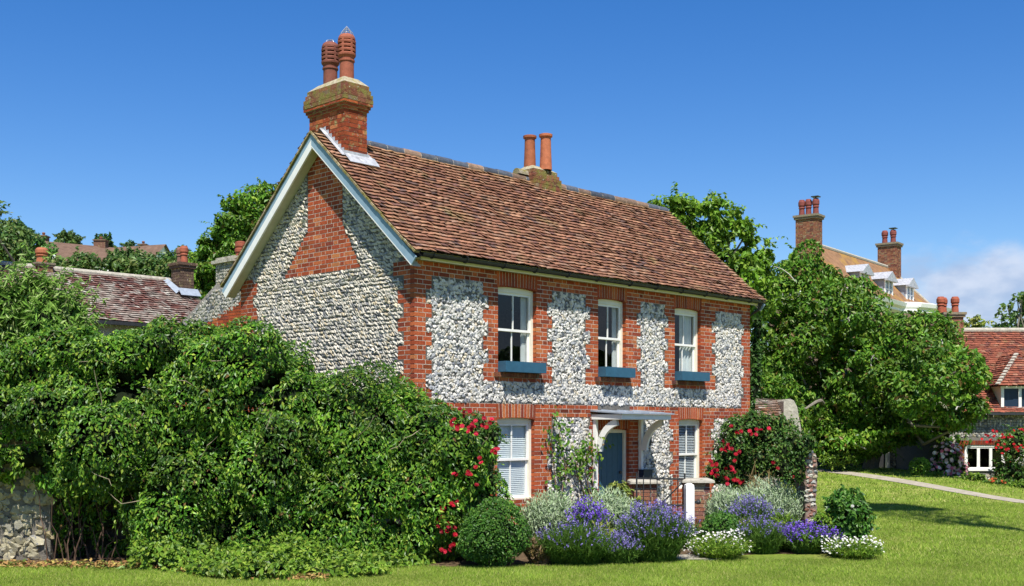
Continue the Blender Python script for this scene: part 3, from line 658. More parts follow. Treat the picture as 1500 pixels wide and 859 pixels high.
def porch():
    a, b = 4.69, 6.31; d = .78
    mb = MB(); zt = 2.24
    mb.box(a, b, -d, -.01, zt-.10, zt); mb.box(a+.02, b-.02, -d+.02, -.012, zt-.105, zt-.102)
    pc = mb.build('porch_canopy', M['white'], house)
    mb = MB(); v = [[a-.04,-d-.05,zt+.002],[b+.04,-d-.05,zt+.002],[b+.04,-.012,zt+.06],[a-.04,-.012,zt+.06]]
    mb.add(v + [[p[0], p[1], p[2]+.028] for p in v], [[0,3,2,1],[4,5,6,7],[0,1,5,4],[1,2,6,5],[2,3,7,6],[3,0,4,7]])
    for x in np.linspace(a+.3, b-.3, 3): mb.tube([[x, -d-.05, zt+.035], [x, -.02, zt+.092]], .012, seg=6)
    mb.build('lead_roof', M['lead_dark'], pc)
    for x in (a+.04, b-.10):
        mb = MB(); mb.box(x, x+.075, -.085, -.012, .90 if x > 5 else .75, zt-.10)
        n = 12; lower = []; upper = []
        for k in range(n+1):
            t = k/n*math.radians(80); cy, cz = -.72, zt-.74
            lower.append((cy+.50*math.cos(t), cz+.50*math.sin(t)*1.06)); upper.append((cy+.635*math.cos(t), min(cz+.635*math.sin(t)*1.04, zt-.106)))
        v = [[x+.006, y, z] for y, z in lower] + [[x+.006, y, z] for y, z in upper] + [[x+.069, y, z] for y, z in lower] + [[x+.069, y, z] for y, z in upper]; m = n+1
        fs = [[k, k+1, m+k+1, m+k] for k in range(n)] + [[2*m+k, 3*m+k, 3*m+k+1, 2*m+k+1] for k in range(n)] + [[k, 2*m+k, 2*m+k+1, k+1] for k in range(n)] + [[m+k, m+k+1, 3*m+k+1, 3*m+k] for k in range(n)]
        mb.add(v, fs); mb.build('canopy_bracket', M['white'], pc)
porch()
mb = MB(); mb.box(6.20, 6.50, -.16, -.03, .62, 1.08); mb.box(6.18, 6.52, -.18, -.025, 1.08, 1.10); mb.build('meter_cabinet', M['navy'], house)
mb = MB(); mb.box(6.40, 6.47, -.09, -.04, 1.62, 1.80); mb.lathe([(.02, 1.6), (.045, 1.62), (.05, 1.75), (.03, 1.8), (.0, 1.82)], 6.435, -.13, seg=12); mb.build('porch_lamp', M['gutter'], house)
for o, lab in ((W1, 'blue window box under the left upper window, above the ground floor blind'), (W2, 'blue window box under the middle upper window, above the porch'), (W3, 'blue window box under the right upper window with pale curtains')):
    w = (o[1]-o[0]); a = -w/2+.0; b = w/2+.06
    mb = MB(); y0, y1, z0, z1 = -.21, .055, 0.004, .20; t = .02
    mb.box(a, b, y0, y0+t, z0, z1); mb.box(a, b, y1-t, y1, z0, z1); mb.box(a, a+t, y0+t, y1-t, z0, z1); mb.box(b-t, b, y0+t, y1-t, z0, z1); mb.box(a+t, b-t, y0+t, y1-t, z0, z0+t)
    wb = mb.build('window_box', M['blue'])
    tag(wb, lab, 'window box', 'blue window boxes on the upper sills')
    p = Matrix.Translation(H0) @ Matrix.Rotation(UA, 4, 'Z') @ Vector(((o[0]+o[1])/2, 0, o[2]+.0)); wb.location = p; wb.rotation_euler = (0, 0, UA)
    mb = MB(); mb.box(a+t, b-t, y0+t, y1-t, z1-.04, z1-.02); mb.build('potting_soil', soil, wb)

# rear wing: flint wall with tumbled brick, stack at its top
def rear_wing():
    mb = MB(); v0, v1, zt0, zt1 = DEP+.02, 7.35, 4.55, 2.9; x = .42
    prof = [(v0, 0), (9.0, 0), (9.0, 3.6), (8.3, 4.35), (6.95, 5.05), (6.2, 5.08), (v0, 5.02)]
    n = len(prof); mb.add([[x, v, z] for v, z in prof] + [[x+3.2, v, z] for v, z in prof], [list(range(n)), list(range(n, 2*n))[::-1]] + [[i, n+i, n+(i+1) % n, (i+1) % n] for i in range(n)], (.3, .27, .24))
    wl = mb.build('rear_wing_wall', M['mortar'], house)
    def inb(v, z): return z < 4.78 - (v-DEP)*.30
    pts = []; z = 1.9
    while z < 5.02:
        v = v0+.03
        while v < 8.9:
            zl = 5.0 if v < 6.95 else (5.0-(v-6.95)*.53)
            if z < zl-.03 and not inb(v, z): pts.append((v+R(-.01, .01), z+R(-.01, .01)))
            v += R(.06, .08)
        z += .07
    c = np.array(pts); k = len(c); s = rng.uniform(.8, 1.2, k)
    stones(c, .045*s, .035*s, rng.uniform(.02, .035, k), rng.uniform(-1, 1, k), flint_colours(k, .05)*.58, ((0, 1, 0), (-1, 0, 0)), .2, None).build('flint_facing', M['flint_grey'], wl).location = (x, 0, 0)
    mb = MB(); z = 1.9
    while z < 4.78:
        v = v0
        while v < 8.6:
            w = .22
            if inb(v+w/2, z): mb.box(x-.012, x+.05, v, v+w-.01, z+.005, z+.06, brick_col(1)[0])
            v += w
        z += .066
    mb.build('tumbled_brick', M['brick'], wl)
    ya, yb = 6.32, 7.02
    mb = MB(); mb.box(x+.05, x+.75, ya, yb, 4.6, 5.5, (.3, .28, .24)); st = mb.build('chimney_stack', M['mortar'], house); st['label'] = 'flint chimney stack of the rear wing'
    c = np.array([(v, z) for z in np.arange(5.06, 5.48, .07) for v in np.arange(ya+.04, yb-.02, .075)]); k = len(c)
    stones(c, np.full(k, .04), np.full(k, .034), np.full(k, .03), rng.uniform(-1, 1, k), flint_colours(k, .1)*.55, ((0, 1, 0), (-1, 0, 0)), .25).build('flint_facing', M['flint_grey'], st).location = (x+.05, 0, 0)
    c = np.array([(u, z) for z in np.arange(5.06, 5.48, .07) for u in np.arange(x+.08, x+.74, .075)]); k = len(c)
    stones(c, np.full(k, .04), np.full(k, .034), np.full(k, .03), rng.uniform(-1, 1, k), flint_colours(k, .1)*.55, ((1, 0, 0), (0, -1, 0)), .25).build('flint_facing', M['flint_grey'], st).location = (0, ya, 0)
    mb = MB(); mb.box(x-.02, x+.82, ya-.07, yb+.07, 5.5, 5.57, (.34, .31, .25)); mb.box(x+.05, x+.75, ya-.01, yb+.01, 5.57, 5.63, (.36, .33, .27)); mb.build('coping', M['stone'], st)
    mb = MB(); mb.lathe([(.12, 5.63), (.10, 5.74), (.125, 5.76), (.125, 5.82), (.10, 5.84), (.12, 5.88), (.12, 5.97), (.07, 5.99)], x+.4, 6.6, (.28, .08, .045)); mb.build('chimney_pot', M['terra'], st)
rear_wing()
# ------------------------------------------------------------------ foliage
def unit(v): return v/(np.linalg.norm(v, axis=-1, keepdims=True)+1e-9)
def pal(n, cols, w=None):
    cols = np.array(cols); k = rng.choice(len(cols), n, p=np.array(w)/np.sum(w) if w is not None else None)
    return cols[k]*rng.uniform(.8, 1.2, (n, 1))
def leaf_mesh(mb, P, N, D, L, W, C, fold=.18, droop=.10):
    n = len(P); N = unit(N); D = unit(D - N*(D*N).sum(1, keepdims=True)); S = np.cross(N, D)
    L = np.broadcast_to(L, (n,))[:, None]; W = np.broadcast_to(W, (n,))[:, None]
    v = np.stack([P - D*L*.5, P + S*W*.5 + N*W*fold - D*L*.06, P + D*L*.5 - N*L*droop, P - S*W*.5 + N*W*fold - D*L*.06], 1)
    k = (np.arange(n)*4)[:, None, None]
    mb.add(v.reshape(-1, 3), (k + np.array([[0,1,2],[0,2,3]])).reshape(-1, 3), np.repeat(C, 4, 0))
def lobe_points(lobes, dens, inner=.72, cull=.72, low=-1.0):
    P = []; N = []; I = []
    lob = [(np.asarray(c, float), np.asarray(r, float)*np.ones(3)) for c, r in lobes]
    CC = np.array([c for c, r in lob]); RR = np.array([r for c, r in lob])
    for i, (c, r) in enumerate(lob):
        n = int(dens*4*math.pi*((r[0]*r[1]+r[1]*r[2]+r[0]*r[2])/3)); d = unit(rng.normal(size=(n, 3))); d = d[d[:, 2] > low]
        f = inner + (1.05-inner)*np.sqrt(rng.random(len(d))); p = c + d*r*f[:, None]
        near = np.where((np.abs(CC-c) < RR+r).all(1))[0]; m = np.ones(len(p), bool)
        for j in near:
            if j == i: continue
            m &= (((p-CC[j])/RR[j])**2).sum(1) > cull*cull
        p = p[m]; P.append(p); N.append(unit(d[m]/r)); I.append(np.full(len(p), i))
    return np.concatenate(P), np.concatenate(N), np.concatenate(I)
SUNUP = np.array([0.1, -0.45, 0.8])
def foliage(mb, lobes, dens, L, W, cols, w=None, inner=.72, cull=.72, low=-1.0, up=.55, out=.6, rnd=.55, down=.7, clump=.25, fold=.18, zmin=None, jit=.38, front=0.0, amp=0.0, lk=3.0, thr=-9.0):
    P, N, I = lobe_points(lobes, dens, inner, cull, low); n = len(P)
    if amp:
        f = lump(P, lk); k = f + rng.normal(0, .22, n) > thr; P = P + N*(amp*f)[:, None]; P, N, I = P[k], N[k], I[k]; n = len(P)
    if zmin is not None:
        k = P[:, 2] > zmin; P, N, I = P[k], N[k], I[k]; n = len(P)
    NN = unit(N*out + SUNUP*up - np.array([0, front, 0]) + rng.normal(0, rnd, (n, 3))); D = N*.55 + np.array([0, 0, -down]) + rng.normal(0, .55, (n, 3))
    C = pal(n, cols, w)
    if clump:
        tone = rng.normal(1, clump*.45, len(lobes))[I]; ph = np.sin(P[:, 0]*5.1+P[:, 2]*3.3)*np.sin(P[:, 1]*4.3-P[:, 2]*5.7+1.3); C = C*np.clip(tone + clump*.35*ph, .5, 1.6)[:, None]
    s = rng.uniform(1-jit, 1+jit, n); leaf_mesh(mb, P, NN, D, L*s, W*s, C, fold); return P, N
_K = rng.normal(size=(14, 3)); _K /= np.linalg.norm(_K, axis=1)[:, None]; _PH = rng.uniform(0, 6.28, 14); _SC = np.array([1, 1, 1, 1.6, 1.6, 1.6, 2.4, 2.4, 2.4, 3.7, 3.7, 3.7, 5.2, 5.2])
def lump(P, k):
    """smooth random lumps, about -1..1"""
    f = 0
    for d, p, s_ in zip(_K, _PH, _SC): f = f + np.sin((P*k*s_) @ d*1.0 + p)/s_**.6
    return f/3.2
def sprays(mb, P, N, n, length, L, W, cols, w=None, per=7, upb=.4):
    """stray shoots that stand out of the outline"""
    k = rng.choice(len(P), min(n, len(P)), replace=False); p = P[k]; d = unit(N[k] + np.array([0, 0, upb]) + rng.normal(0, .45, (len(k), 3))); ln = rng.uniform(.4, 1, len(k))*length
    for j in range(per):
        t = (j+.5)/per; q = p + d*(ln*t)[:, None] - np.array([0, 0, 1])*(ln*t*t*.3)[:, None]
        sd = unit(np.cross(d, rng.normal(size=d.shape))); leaf_mesh(mb, q + sd*W*.4, unit(SUNUP + .6*sd + rng.normal(0, .4, d.shape)), d*.5+sd, L*(1.1-.4*t), W*(1.1-.4*t), pal(len(k), cols, w))
    return p, d, ln
def blooms(mb, P, N, size, cols, petals=8, w=None):
    n = len(P); C = pal(n, cols, w)
    N = unit(N); a = unit(np.cross(N, rng.normal(size=N.shape))); b = np.cross(N, a)
    for ring, (rr, el, sc_) in enumerate(((.32, .5, .7), (.14, 1.1, .5))):
        for k in range(petals if ring == 0 else 5):
            t = k*2*math.pi/(petals if ring == 0 else 5)+ring*.4; o = a*math.cos(t)+b*math.sin(t)
            leaf_mesh(mb, P + o*size*rr + N*size*(.10 + .12*ring), N*math.cos(el)+(-o)*math.sin(el)*-.2 + o*.35*(-1), o + N*el*.5, size*sc_, size*sc_*.85, C*R(.85, 1.15), .1, .0)
def limb(mb, p, q, r0, r1, wob=.08, n=6, seg=6, c=(1, 1, 1)):
    p = np.asarray(p, float); q = np.asarray(q, float); t = np.linspace(0, 1, n)[:, None]; ln = np.linalg.norm(q-p)
    w = rng.normal(0, wob*ln, (n, 3)); w[0] = 0; w[-1] = 0; w = (w + np.roll(w, 1, 0))/2; w[0] = 0
    mb.tube(p + (q-p)*t + w*np.sin(t*math.pi), np.linspace(r0, r1, n), c, seg)
GREEN = dict(
    ivy=([(.035, .105, .007), (.062, .165, .011), (.105, .225, .017), (.18, .30, .027), (.27, .35, .045), (.17, .10, .035)], (.24, .32, .25, .14, .05, .012)),
    trail=([(.10, .20, .016), (.16, .27, .024), (.24, .33, .04), (.07, .14, .014)], (.3, .35, .2, .15)),
    tree=([(.055, .145, .010), (.09, .205, .016), (.135, .25, .022), (.19, .275, .03), (.17, .11, .035)], (.28, .34, .22, .13, .03)),
    lime=([(.11, .23, .014), (.15, .28, .02), (.21, .32, .034), (.065, .14, .016)], (.3, .35, .2, .15)),
    dark=([(.032, .09, .014), (.05, .125, .02), (.08, .16, .028), (.022, .06, .012)], (.35, .3, .2, .15)),
    box=([(.05, .145, .016), (.08, .19, .022), (.035, .105, .013), (.12, .225, .035)], (.35, .3, .2, .15)),
    grey=([(.30, .40, .22), (.37, .46, .28), (.24, .33, .16), (.44, .51, .35)], None),
    rose=([(.042, .11, .016), (.068, .15, .022), (.11, .19, .03), (.12, .10, .03)], (.35, .35, .2, .1)),
    lav=([(.10, .20, .03), (.14, .24, .04), (.07, .15, .026)], None),
    budd=([(.16, .30, .05), (.23, .37, .075), (.11, .22, .03), (.33, .42, .16)], (.3, .3, .25, .15)),
    yellow=([(.16, .22, .03), (.24, .28, .05), (.10, .16, .025), (.32, .33, .08)], (.3, .3, .25, .15)),
    far=([(.05, .115, .022), (.08, .15, .03), (.115, .18, .038), (.14, .17, .045)], (.3, .35, .2, .15)),
)
TW = (.06, .045, .03)
def px_lobes(spec, Y, dy=.0, n=10, fy=.8, sub=(.42, .6)):
    """spec: (px, py, rx_px, ry_px) ellipses; fills each with n smaller lobes round its skin"""
    out = []
    for px, py, rx, ry in spec:
        c = at(px, py, Y) + np.array([0, dy, 0]); k = Y/F; rr = np.array([rx*k, min(rx, ry*1.2)*k*fy, ry*k])
        for i in range(n):
            d = unit(rng.normal(size=3)); s = R(*sub); out.append((c + d*rr*(1-s)*R(.85, 1.05), rr*s*np.array([R(.85, 1.15), R(.85, 1.15), R(.8, 1.05)])))
    return out
def plant(name, label, cat, px, Y, lobes, dens, L, W, g, m='leaf', group=None, corex=(), stems=5, shoots=0, shoot_len=.2, core=True, flowers=None, bname='blossoms', part='foliage', **kw):
    X = (px-CX)/F*Y; z = float(terrain(X, Y)); base = np.array([X, Y, z]); root = empty(name, base, 0, label, cat, group)
    cols, w = GREEN[g]; mb = MB(); cscale = .40 if kw.get('amp', 0) > .06 else .66; P, N = foliage(mb, lobes, dens, L, W, cols, w, zmin=z+.01, **kw)
    if shoots: sprays(mb, P, N, shoots, shoot_len, L, W, cols, w)
    mb.build(part, M[m], root, origin=base)
    mb = MB()
    for i in range(stems):
        c, r = lobes[int(R(0, len(lobes)))]; limb(mb, base + np.array([R(-.12, .12), R(-.08, .08), -.03]), c, .018, .006, c=TW)
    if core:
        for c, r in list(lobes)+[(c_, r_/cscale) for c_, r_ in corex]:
            rr = np.asarray(r)*np.ones(3)*cscale; q = IV[:12]*rr + c; q[:, 2] = np.maximum(q[:, 2], z+.005); mb.add(q, np.array(ICO0), np.array([.012, .018, .008]))  # near-black solid core added inside the leaves to block light and read as shade
    if stems or core: mb.build('stems', M['bark_attr'], root, origin=base)  # this mesh also carries the added dark core
    if flowers:
        n, size, fc, front = flowers; fN = N*np.array([1, 1, 1]); k = np.where((N[:, 1] < .25) & (N[:, 2] > -.5))[0] if front else np.arange(len(P)); k = rng.choice(k, min(n, len(k)), replace=False)
        mb = MB(); blooms(mb, P[k]+N[k]*size*.4, unit(N[k]+SUNUP*.5+rng.normal(0, .25, (len(k), 3))), size, fc); mb.build(bname, M['petal'], root, origin=base)
    return root, P, N
t_ = (1+5**.5)/2
ICO0 = [[0,11,5],[0,5,1],[0,1,7],[0,7,10],[0,10,11],[1,5,9],[5,11,4],[11,10,2],[10,7,6],[7,1,8],[3,9,4],[3,4,2],[3,2,6],[3,6,8],[3,8,9],[4,9,5],[2,4,11],[6,2,10],[8,6,7],[9,8,1]]
M['bark_attr'] = mat('stem_bark', None, .95, .05, .2, 14)

# ---- the great ivy hedge over the garden wall
def hedge():
    tx = [-60, 0, 60, 110, 170, 230, 300, 350, 400, 440, 470, 520, 560, 600, 640, 680, 715]
    ty = [485, 482, 480, 478, 472, 464, 472, 476, 490, 517, 536, 540, 545, 562, 582, 606, 660]
    lobes = []; cores = []
    def top(px): return (YH-np.interp(px, tx, ty))/F*17.4 + CAMZ - .14
    def front(px, z): return np.interp(px, [-60, 80, 230, 330, 400, 450, 520, 600, 660, 715], [17.05, 16.85, 16.7, 16.6, 16.75, 17.05, 16.65, 16.7, 16.95, 17.4]) + .16*math.sin(px*.021+z*1.1)+.12*math.sin(px*.05-z*2.3+1) + .13*max(0, z-1.6)**1.5
    for px in np.arange(-75, 704, 27.0):
        zt = top(px); zb = np.interp(px, [-80, 50, 70, 200, 225, 330], [1.40, 1.35, 1.30, 1.20, .45, .25]) ; z = zb + R(0, .2)
        while z < zt-.3:
            r = R(.34, .56); r = min(r, max(.26, (zt-z)*.9)); pxx = px+R(-12, 12); y = front(pxx, z) + R(-.08, .2)
            lobes.append((np.array([(pxx-CX)/F*y, y+r*.85, min(z, zt-r*.95)]), np.array([r*R(1.0, 1.35), r*R(.9, 1.1), r*R(.8, 1.1)]))); z += r*R(.8, 1.2)
        for y in (17.3, 17.9, 18.5, 19.0):
            r = R(.3, .45); lobes.append((np.array([(px+R(-10, 10)-CX)/F*y, y, zt-r*.95+R(-.07, .06)-(.12 if y > 18 else 0)]), np.array([r*1.25, r*1.1, r*.9])))
        for zz in np.arange(zb+.2, zt-.4, .5):
            y = front(px, zz)+.62; lobes.append((np.array([(px+R(-12, 12)-CX)/F*y, y, zz+R(-.1, .1)]), np.array([.48, .36, .42])))
        if px < 75:
            for zz in (1.55, 1.9, 2.3): lobes.append((np.array([(px+R(-8, 8)-CX)/F*17.1, 17.12+R(-.08, .08), zz]), np.array([.40, .34, .34])))
        if 40 < px < 240:
            for zz in (.2, .55, .9, 1.25): lobes.append((np.array([(px+R(-12, 12)-CX)/F*17.85, 17.85+R(-.05, .1), zz]), np.array([.30, .14, .26])))
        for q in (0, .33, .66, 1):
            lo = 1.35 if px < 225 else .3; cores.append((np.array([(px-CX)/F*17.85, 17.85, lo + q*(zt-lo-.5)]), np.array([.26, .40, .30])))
    return lobes, cores
hl, hcore = hedge()
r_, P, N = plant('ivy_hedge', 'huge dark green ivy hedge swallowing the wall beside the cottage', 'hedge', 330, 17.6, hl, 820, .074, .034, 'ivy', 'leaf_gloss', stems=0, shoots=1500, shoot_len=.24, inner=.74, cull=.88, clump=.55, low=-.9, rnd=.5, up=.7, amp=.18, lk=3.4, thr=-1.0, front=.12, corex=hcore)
mb = MB(); cols, w = GREEN['trail']; k = rng.choice(np.where(N[:, 1] < .2)[0], 420, replace=False)
for i in range(9):   # hanging strands
    q = P[k] + N[k]*.05 - np.array([0, 0, 1])*(i*.045*rng.uniform(.6, 1.2, len(k)))[:, None] + rng.normal(0, .02, (len(k), 3)); leaf_mesh(mb, q, unit(N[k]*.8+SUNUP*.6+rng.normal(0, .35, (len(k), 3))), rng.normal(0, .45, (len(k), 3))+np.array([0, 0, -1.]), .085*rng.uniform(.7, 1.2, len(k)), .036, pal(len(k), cols, w))
mb.build('hanging_strands', M['leaf'], r_, origin=r_.location)
mb = MB(); k = rng.choice(np.where((N[:, 1] < 0) & (P[:, 2] > .5))[0], 46, replace=False)
for j in k: s_ = P[j]-N[j]*.15; limb(mb, s_, s_+unit(N[j]*.5+np.array([R(-.9, .9), -.1, R(-.2, .9)]))*R(.35, .8), .008, .003, .12, 6, 5, (.30, .25, .17))
mb.build('twigs', M['bark_attr'], r_, origin=r_.location)
# trailing skirt of ivy on the grass
lob = []
for px in np.arange(235, 600, 15):
    for k in range(3):
        y = np.interp(px, [235, 330, 520, 600], [16.6, 15.5, 15.6, 16.5]) + k*.42; h = np.interp(px, [230, 260, 330, 430, 520, 600], [.46, .38, .20, .24, .20, .10])*(1+.3*k)
        if px > 540 and k == 0: continue
        r = R(.18, .3); X = (px+R(-8, 8)-CX)/F*y; lob.append((np.array([X, y+R(-.1, .1), h*R(.15, .5)]), np.array([r*1.4, r*1.1, max(.08, h*.55)])))
plant('trailing_ivy', 'low light green ivy trailing over the grass at the foot of the hedge', 'ground ivy', 420, 16.3, lob, 420, .085, .05, 'trail', 'leaf', stems=0, shoots=700, shoot_len=.32, inner=.6, cull=.7, clump=.35, amp=.10, lk=4.5, thr=-.8, front=.75, out=.35)
# pale shrub with long leaves above the hedge at the left edge
lob = px_lobes([(20, 470, 60, 55), (75, 475, 55, 55), (-20, 460, 60, 70), (55, 440, 40, 40), (110, 500, 40, 35)], 17.9, n=9)
r_, P, N = plant('butterfly_bush', 'pale grey green shrub with long leaves rising above the left hedge', 'shrub', 40, 18.2, lob, 300, .17, .036, 'budd', 'leaf_dull', stems=6, shoots=260, shoot_len=.55, inner=.5, rnd=.7)
mb = MB(); cols, w = GREEN['budd']
for i in range(46):
    px = R(-15, 135); p = at(px, np.interp(px, [0, 60, 135], [420, 425, 470])+R(-10, 25), 17.9+R(-.3, .5)); q = p + np.array([R(-.25, .35), R(-.2, .2), R(.25, .62)]); limb(mb, p, q, .006, .003, c=(.2, .2, .1)); 
    n = 16; t = rng.random(n)[:, None]; d = unit(rng.normal(size=(n, 3))+np.array([0, 0, .3])); leaf_mesh(mb, p+(q-p)*t+d*.05, unit(SUNUP+rng.normal(0, .5, (n, 3))), d, .15, .03, pal(n, cols, w))
mb.build('long_shoots', M['leaf_dull'], r_, origin=r_.location)

# bare dead stems in the hollow under the hedge
mb = MB()
for i in range(34):
    px = R(62, 250); a = at(px, 700, 17.2+R(-.15, .5)); a[2] = -.02; limb(mb, a, a+np.array([R(-.3, .3), R(-.1, .1), R(.35, 1.3)]), R(.008, .02), .005, c=(.10, .065, .045))
so = mb.build('dead_stems', M['bark_attr']); so.parent = bpy.data.objects['ivy_hedge']; so.location = -bpy.data.objects['ivy_hedge'].location

# old flint garden wall under the hedge
def garden_wall():
    root = empty('garden_wall', (-6.5, 17.9, 0), 0, 'old rough flint wall showing below the hedge at the left edge', 'wall')
    y = 17.45; x0, x1 = -8.8, -6.9; mb = MB(); mb.box(x0, x1, y, y+.4, -.1, 2.0, (.16, .145, .12)); mb.box(x1-.1, -2.2, y+.55, y+.9, -.1, 2.0, (.05, .042, .032)); mb.build('wall_core', M['mortar'], root, origin=root.location)  # stretch behind the hollow is coloured near black to stand for its shade
    pts = [(x, z) for z in np.arange(.05, 1.95, .12) for x in np.arange(x0+.05, -6.95+R(-.1, .1), .15)]; c = np.array(pts)+rng.normal(0, .025, (len(pts), 2)); n = len(c); s = rng.uniform(.6, 1.35, n)
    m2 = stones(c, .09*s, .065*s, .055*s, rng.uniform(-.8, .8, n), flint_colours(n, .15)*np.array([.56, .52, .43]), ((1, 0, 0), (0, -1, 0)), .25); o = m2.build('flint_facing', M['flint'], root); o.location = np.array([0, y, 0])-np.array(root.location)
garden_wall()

# ------------------------------------------------------------------ front garden plants
RED = [(.42, .008, .022), (.28, .005, .015), (.52, .02, .05)]
lob = px_lobes([(690, 640, 34, 42), (665, 690, 34, 50), (700, 700, 34, 50), (650, 770, 30, 42), (690, 770, 36, 45), (722, 640, 16, 26)], 17.4, n=8)
r_, P, N = plant('climbing_rose', 'red flowering rose climbing between the hedge and the left ground floor window', 'rose bush', 690, 17.6, lob, 420, .062, .036, 'rose', 'leaf', stems=8, shoots=160, shoot_len=.3, inner=.5, cull=.6)
def bloom_cluster(root, spec, Y, size, cols, name='blossoms'):
    mb = MB()
    for px, py, n, sp in spec:
        c = at(px, py, Y); p = c + rng.normal(0, sp*Y/F, (n, 3))*np.array([1, .5, .9]); blooms(mb, p, unit(np.array([0, -.8, .45])+rng.normal(0, .35, (n, 3))), size, cols)
    mb.build(name, M['petal'], root, origin=root.location)
bloom_cluster(r_, [(681, 602, 5, 4), (663, 617, 4, 5), (700, 625, 6, 7), (712, 617, 3, 5), (693, 634, 4, 5), (722, 660, 4, 5), (676, 630, 4, 5), (672, 690, 3, 5), (690, 700, 4, 7), (648, 745, 4, 4), (665, 738, 4, 3), (655, 775, 6, 5), (668, 790, 4, 5), (646, 765, 3, 4), (652, 808, 4, 4), (705, 678, 3, 5)], 16.75, .060, RED)
def ball(name, label, px, py, r, Y, **k):
    c = at(px, py, Y); rr = r*Y/F; lobes = [(c, np.array([rr*.9, rr*.9, rr*.86]))] + [(c+unit(rng.normal(size=3))*rr*R(.38, .5), np.ones(3)*rr*R(.5, .62)) for _ in range(13)]
    return plant(name, label, 'box ball', px, Y, lobes, 1500, .042, .024, 'box', 'leaf', inner=.80, cull=.80, shoots=160, shoot_len=.08, amp=.03, lk=9.0, low=-.9, group='clipped box balls', down=.1, up=.7, clump=.3, **k)
ball('box_ball', 'largest clipped dark green box ball, in front of the ground floor blind', 725, 781, 53, 16.7)
ball('box_ball', 'small clipped box ball beside the white gate post above white daisies', 1061, 778, 31, 18.6)
def tuft(name, label, cat, px, Y, width, height, n, cols, flower=None, group=None, spread=.6, L=.16, W=.010, m='leaf_dull', fpart='flower_spikes', fsize=.035, fper=4, depth=None, fmask=None, nup=.6):
    """upright fine-leaved plant: stems fan out of a base patch; flower = colours of the spikes at the stem tips"""
    X = (px-CX)/F*Y; z = float(terrain(X, Y)); base = np.array([X, Y, z]); root = empty(name, base, 0, label, cat, group); k = Y/F; w = width*k/2; h = height*k; dp = depth or w*.8
    a = rng.uniform(0, 2*math.pi, n); q = np.sqrt(rng.random(n)); p0 = base + np.stack([np.cos(a)*q*w*.55, np.sin(a)*q*dp*.55, np.zeros(n)], 1)
    lx = R(-.30, .30)*w; ly = R(-.2, .1)*w; lean = np.array([lx, ly, 0]) + np.stack([np.cos(a)*q*w*.55, np.sin(a)*q*dp*.55, np.zeros(n)], 1) + rng.normal(0, .05, (n, 3)); ln = h*rng.uniform(.62, 1.03, n)*(1-.30*q*q)
    tip = p0 + lean*np.array([1, 1, 0]) + np.array([0, 0, 1])*ln[:, None]
    mb = MB(); per = 5
    for j in range(per):
        t = ((j + rng.random(n))/per)[:, None]*.95; c = p0 + (tip-p0)*t; d = unit(tip-p0 + rng.normal(0, .35, (n, 3))*ln[:, None]*.5); leaf_mesh(mb, c, unit(rng.normal(size=(n, 3))+SUNUP*nup), d, L*rng.uniform(.7, 1.2, n), W, pal(n, *cols), .1)
    mb.build('foliage', M[m], root, origin=base)
    if flower:
        mb = MB(); s = rng.random(n) < (fmask if fmask else .55); tp = tip[s]; d = unit((tip-p0)[s]); m_ = len(tp)
        for j in range(fper):
            leaf_mesh(mb, tp + d*(j*fsize*.55) + rng.normal(0, fsize*.18, (m_, 3)), unit(rng.normal(size=(m_, 3))+SUNUP), rng.normal(size=(m_, 3))+d, fsize*rng.uniform(.7, 1.2, m_), fsize*.55, pal(m_, flower), .2)
        tag(mb.build(fpart, M['petal'], root, origin=base), kind='stuff')
    return root
LAV = [(.19, .15, .42), (.24, .20, .48), (.15, .11, .33), (.30, .27, .52)]; VIO = [(.16, .07, .50), (.20, .10, .56), (.11, .05, .38), (.27, .18, .60)]
GREY = GREEN['grey']; LVG = GREEN['lav']
SG = 'silver cotton lavender mounds'; LG = 'lavender clumps in the front bed'
tuft('cotton_lavender', 'silver green mound under the left ground floor window, right of the big box ball', 'shrub', 800, 18.6, 84, 98, 3400, GREY, None, SG, L=.10, W=.017, nup=1.5)
tuft('cotton_lavender', 'silver green mound in front of the blue door, behind the purple bellflowers', 'shrub', 885, 18.8, 88, 100, 3800, GREY, None, SG, L=.10, W=.017, nup=1.5)
tuft('cotton_lavender', 'small silver green mound just right of the brick gate pier', 'shrub', 1063, 20.2, 56, 92, 2200, GREY, None, SG, L=.10, W=.017, nup=1.5)
tuft('cotton_lavender', 'broad silver green mound under the right hand red rose', 'shrub', 1130, 20.6, 96, 100, 3800, GREY, None, SG, L=.10, W=.017, nup=1.5)
tuft('bellflower', 'green clump topped with deep violet bells in front of the porch', 'flowers', 862, 17.8, 50, 84, 1100, LVG, VIO, None, L=.17, W=.012, fsize=.048, fmask=.30, fper=3)
tuft('lavender', 'loose green lavender clump nearest the lawn with few flowers, left of centre', 'lavender', 842, 17.0, 104, 62, 3000, LVG, LAV, LG, L=.18, W=.009, fmask=.06)
tuft('lavender', 'biggest lavender clump thick with mauve spikes, below the low brick pier', 'lavender', 960, 17.3, 96, 86, 2800, LVG, LAV, LG, L=.18, W=.010, fmask=.26)
tuft('lavender', 'small lavender clump with mauve spikes between the two larger ones', 'lavender', 905, 17.0, 56, 44, 1200, LVG, LAV, LG, L=.16, W=.010, fmask=.30)
tuft('lavender', 'lavender clump leaning against the silver mound right of the path', 'lavender', 1108, 19.6, 66, 72, 1600, LVG, LAV, LG, L=.16, W=.010, fmask=.30)
tuft('lavender', 'grey green lavender clump not yet in flower, right of the small box ball', 'lavender', 1116, 18.4, 62, 52, 1600, LVG, LAV, LG, L=.16, W=.010, fmask=.10)
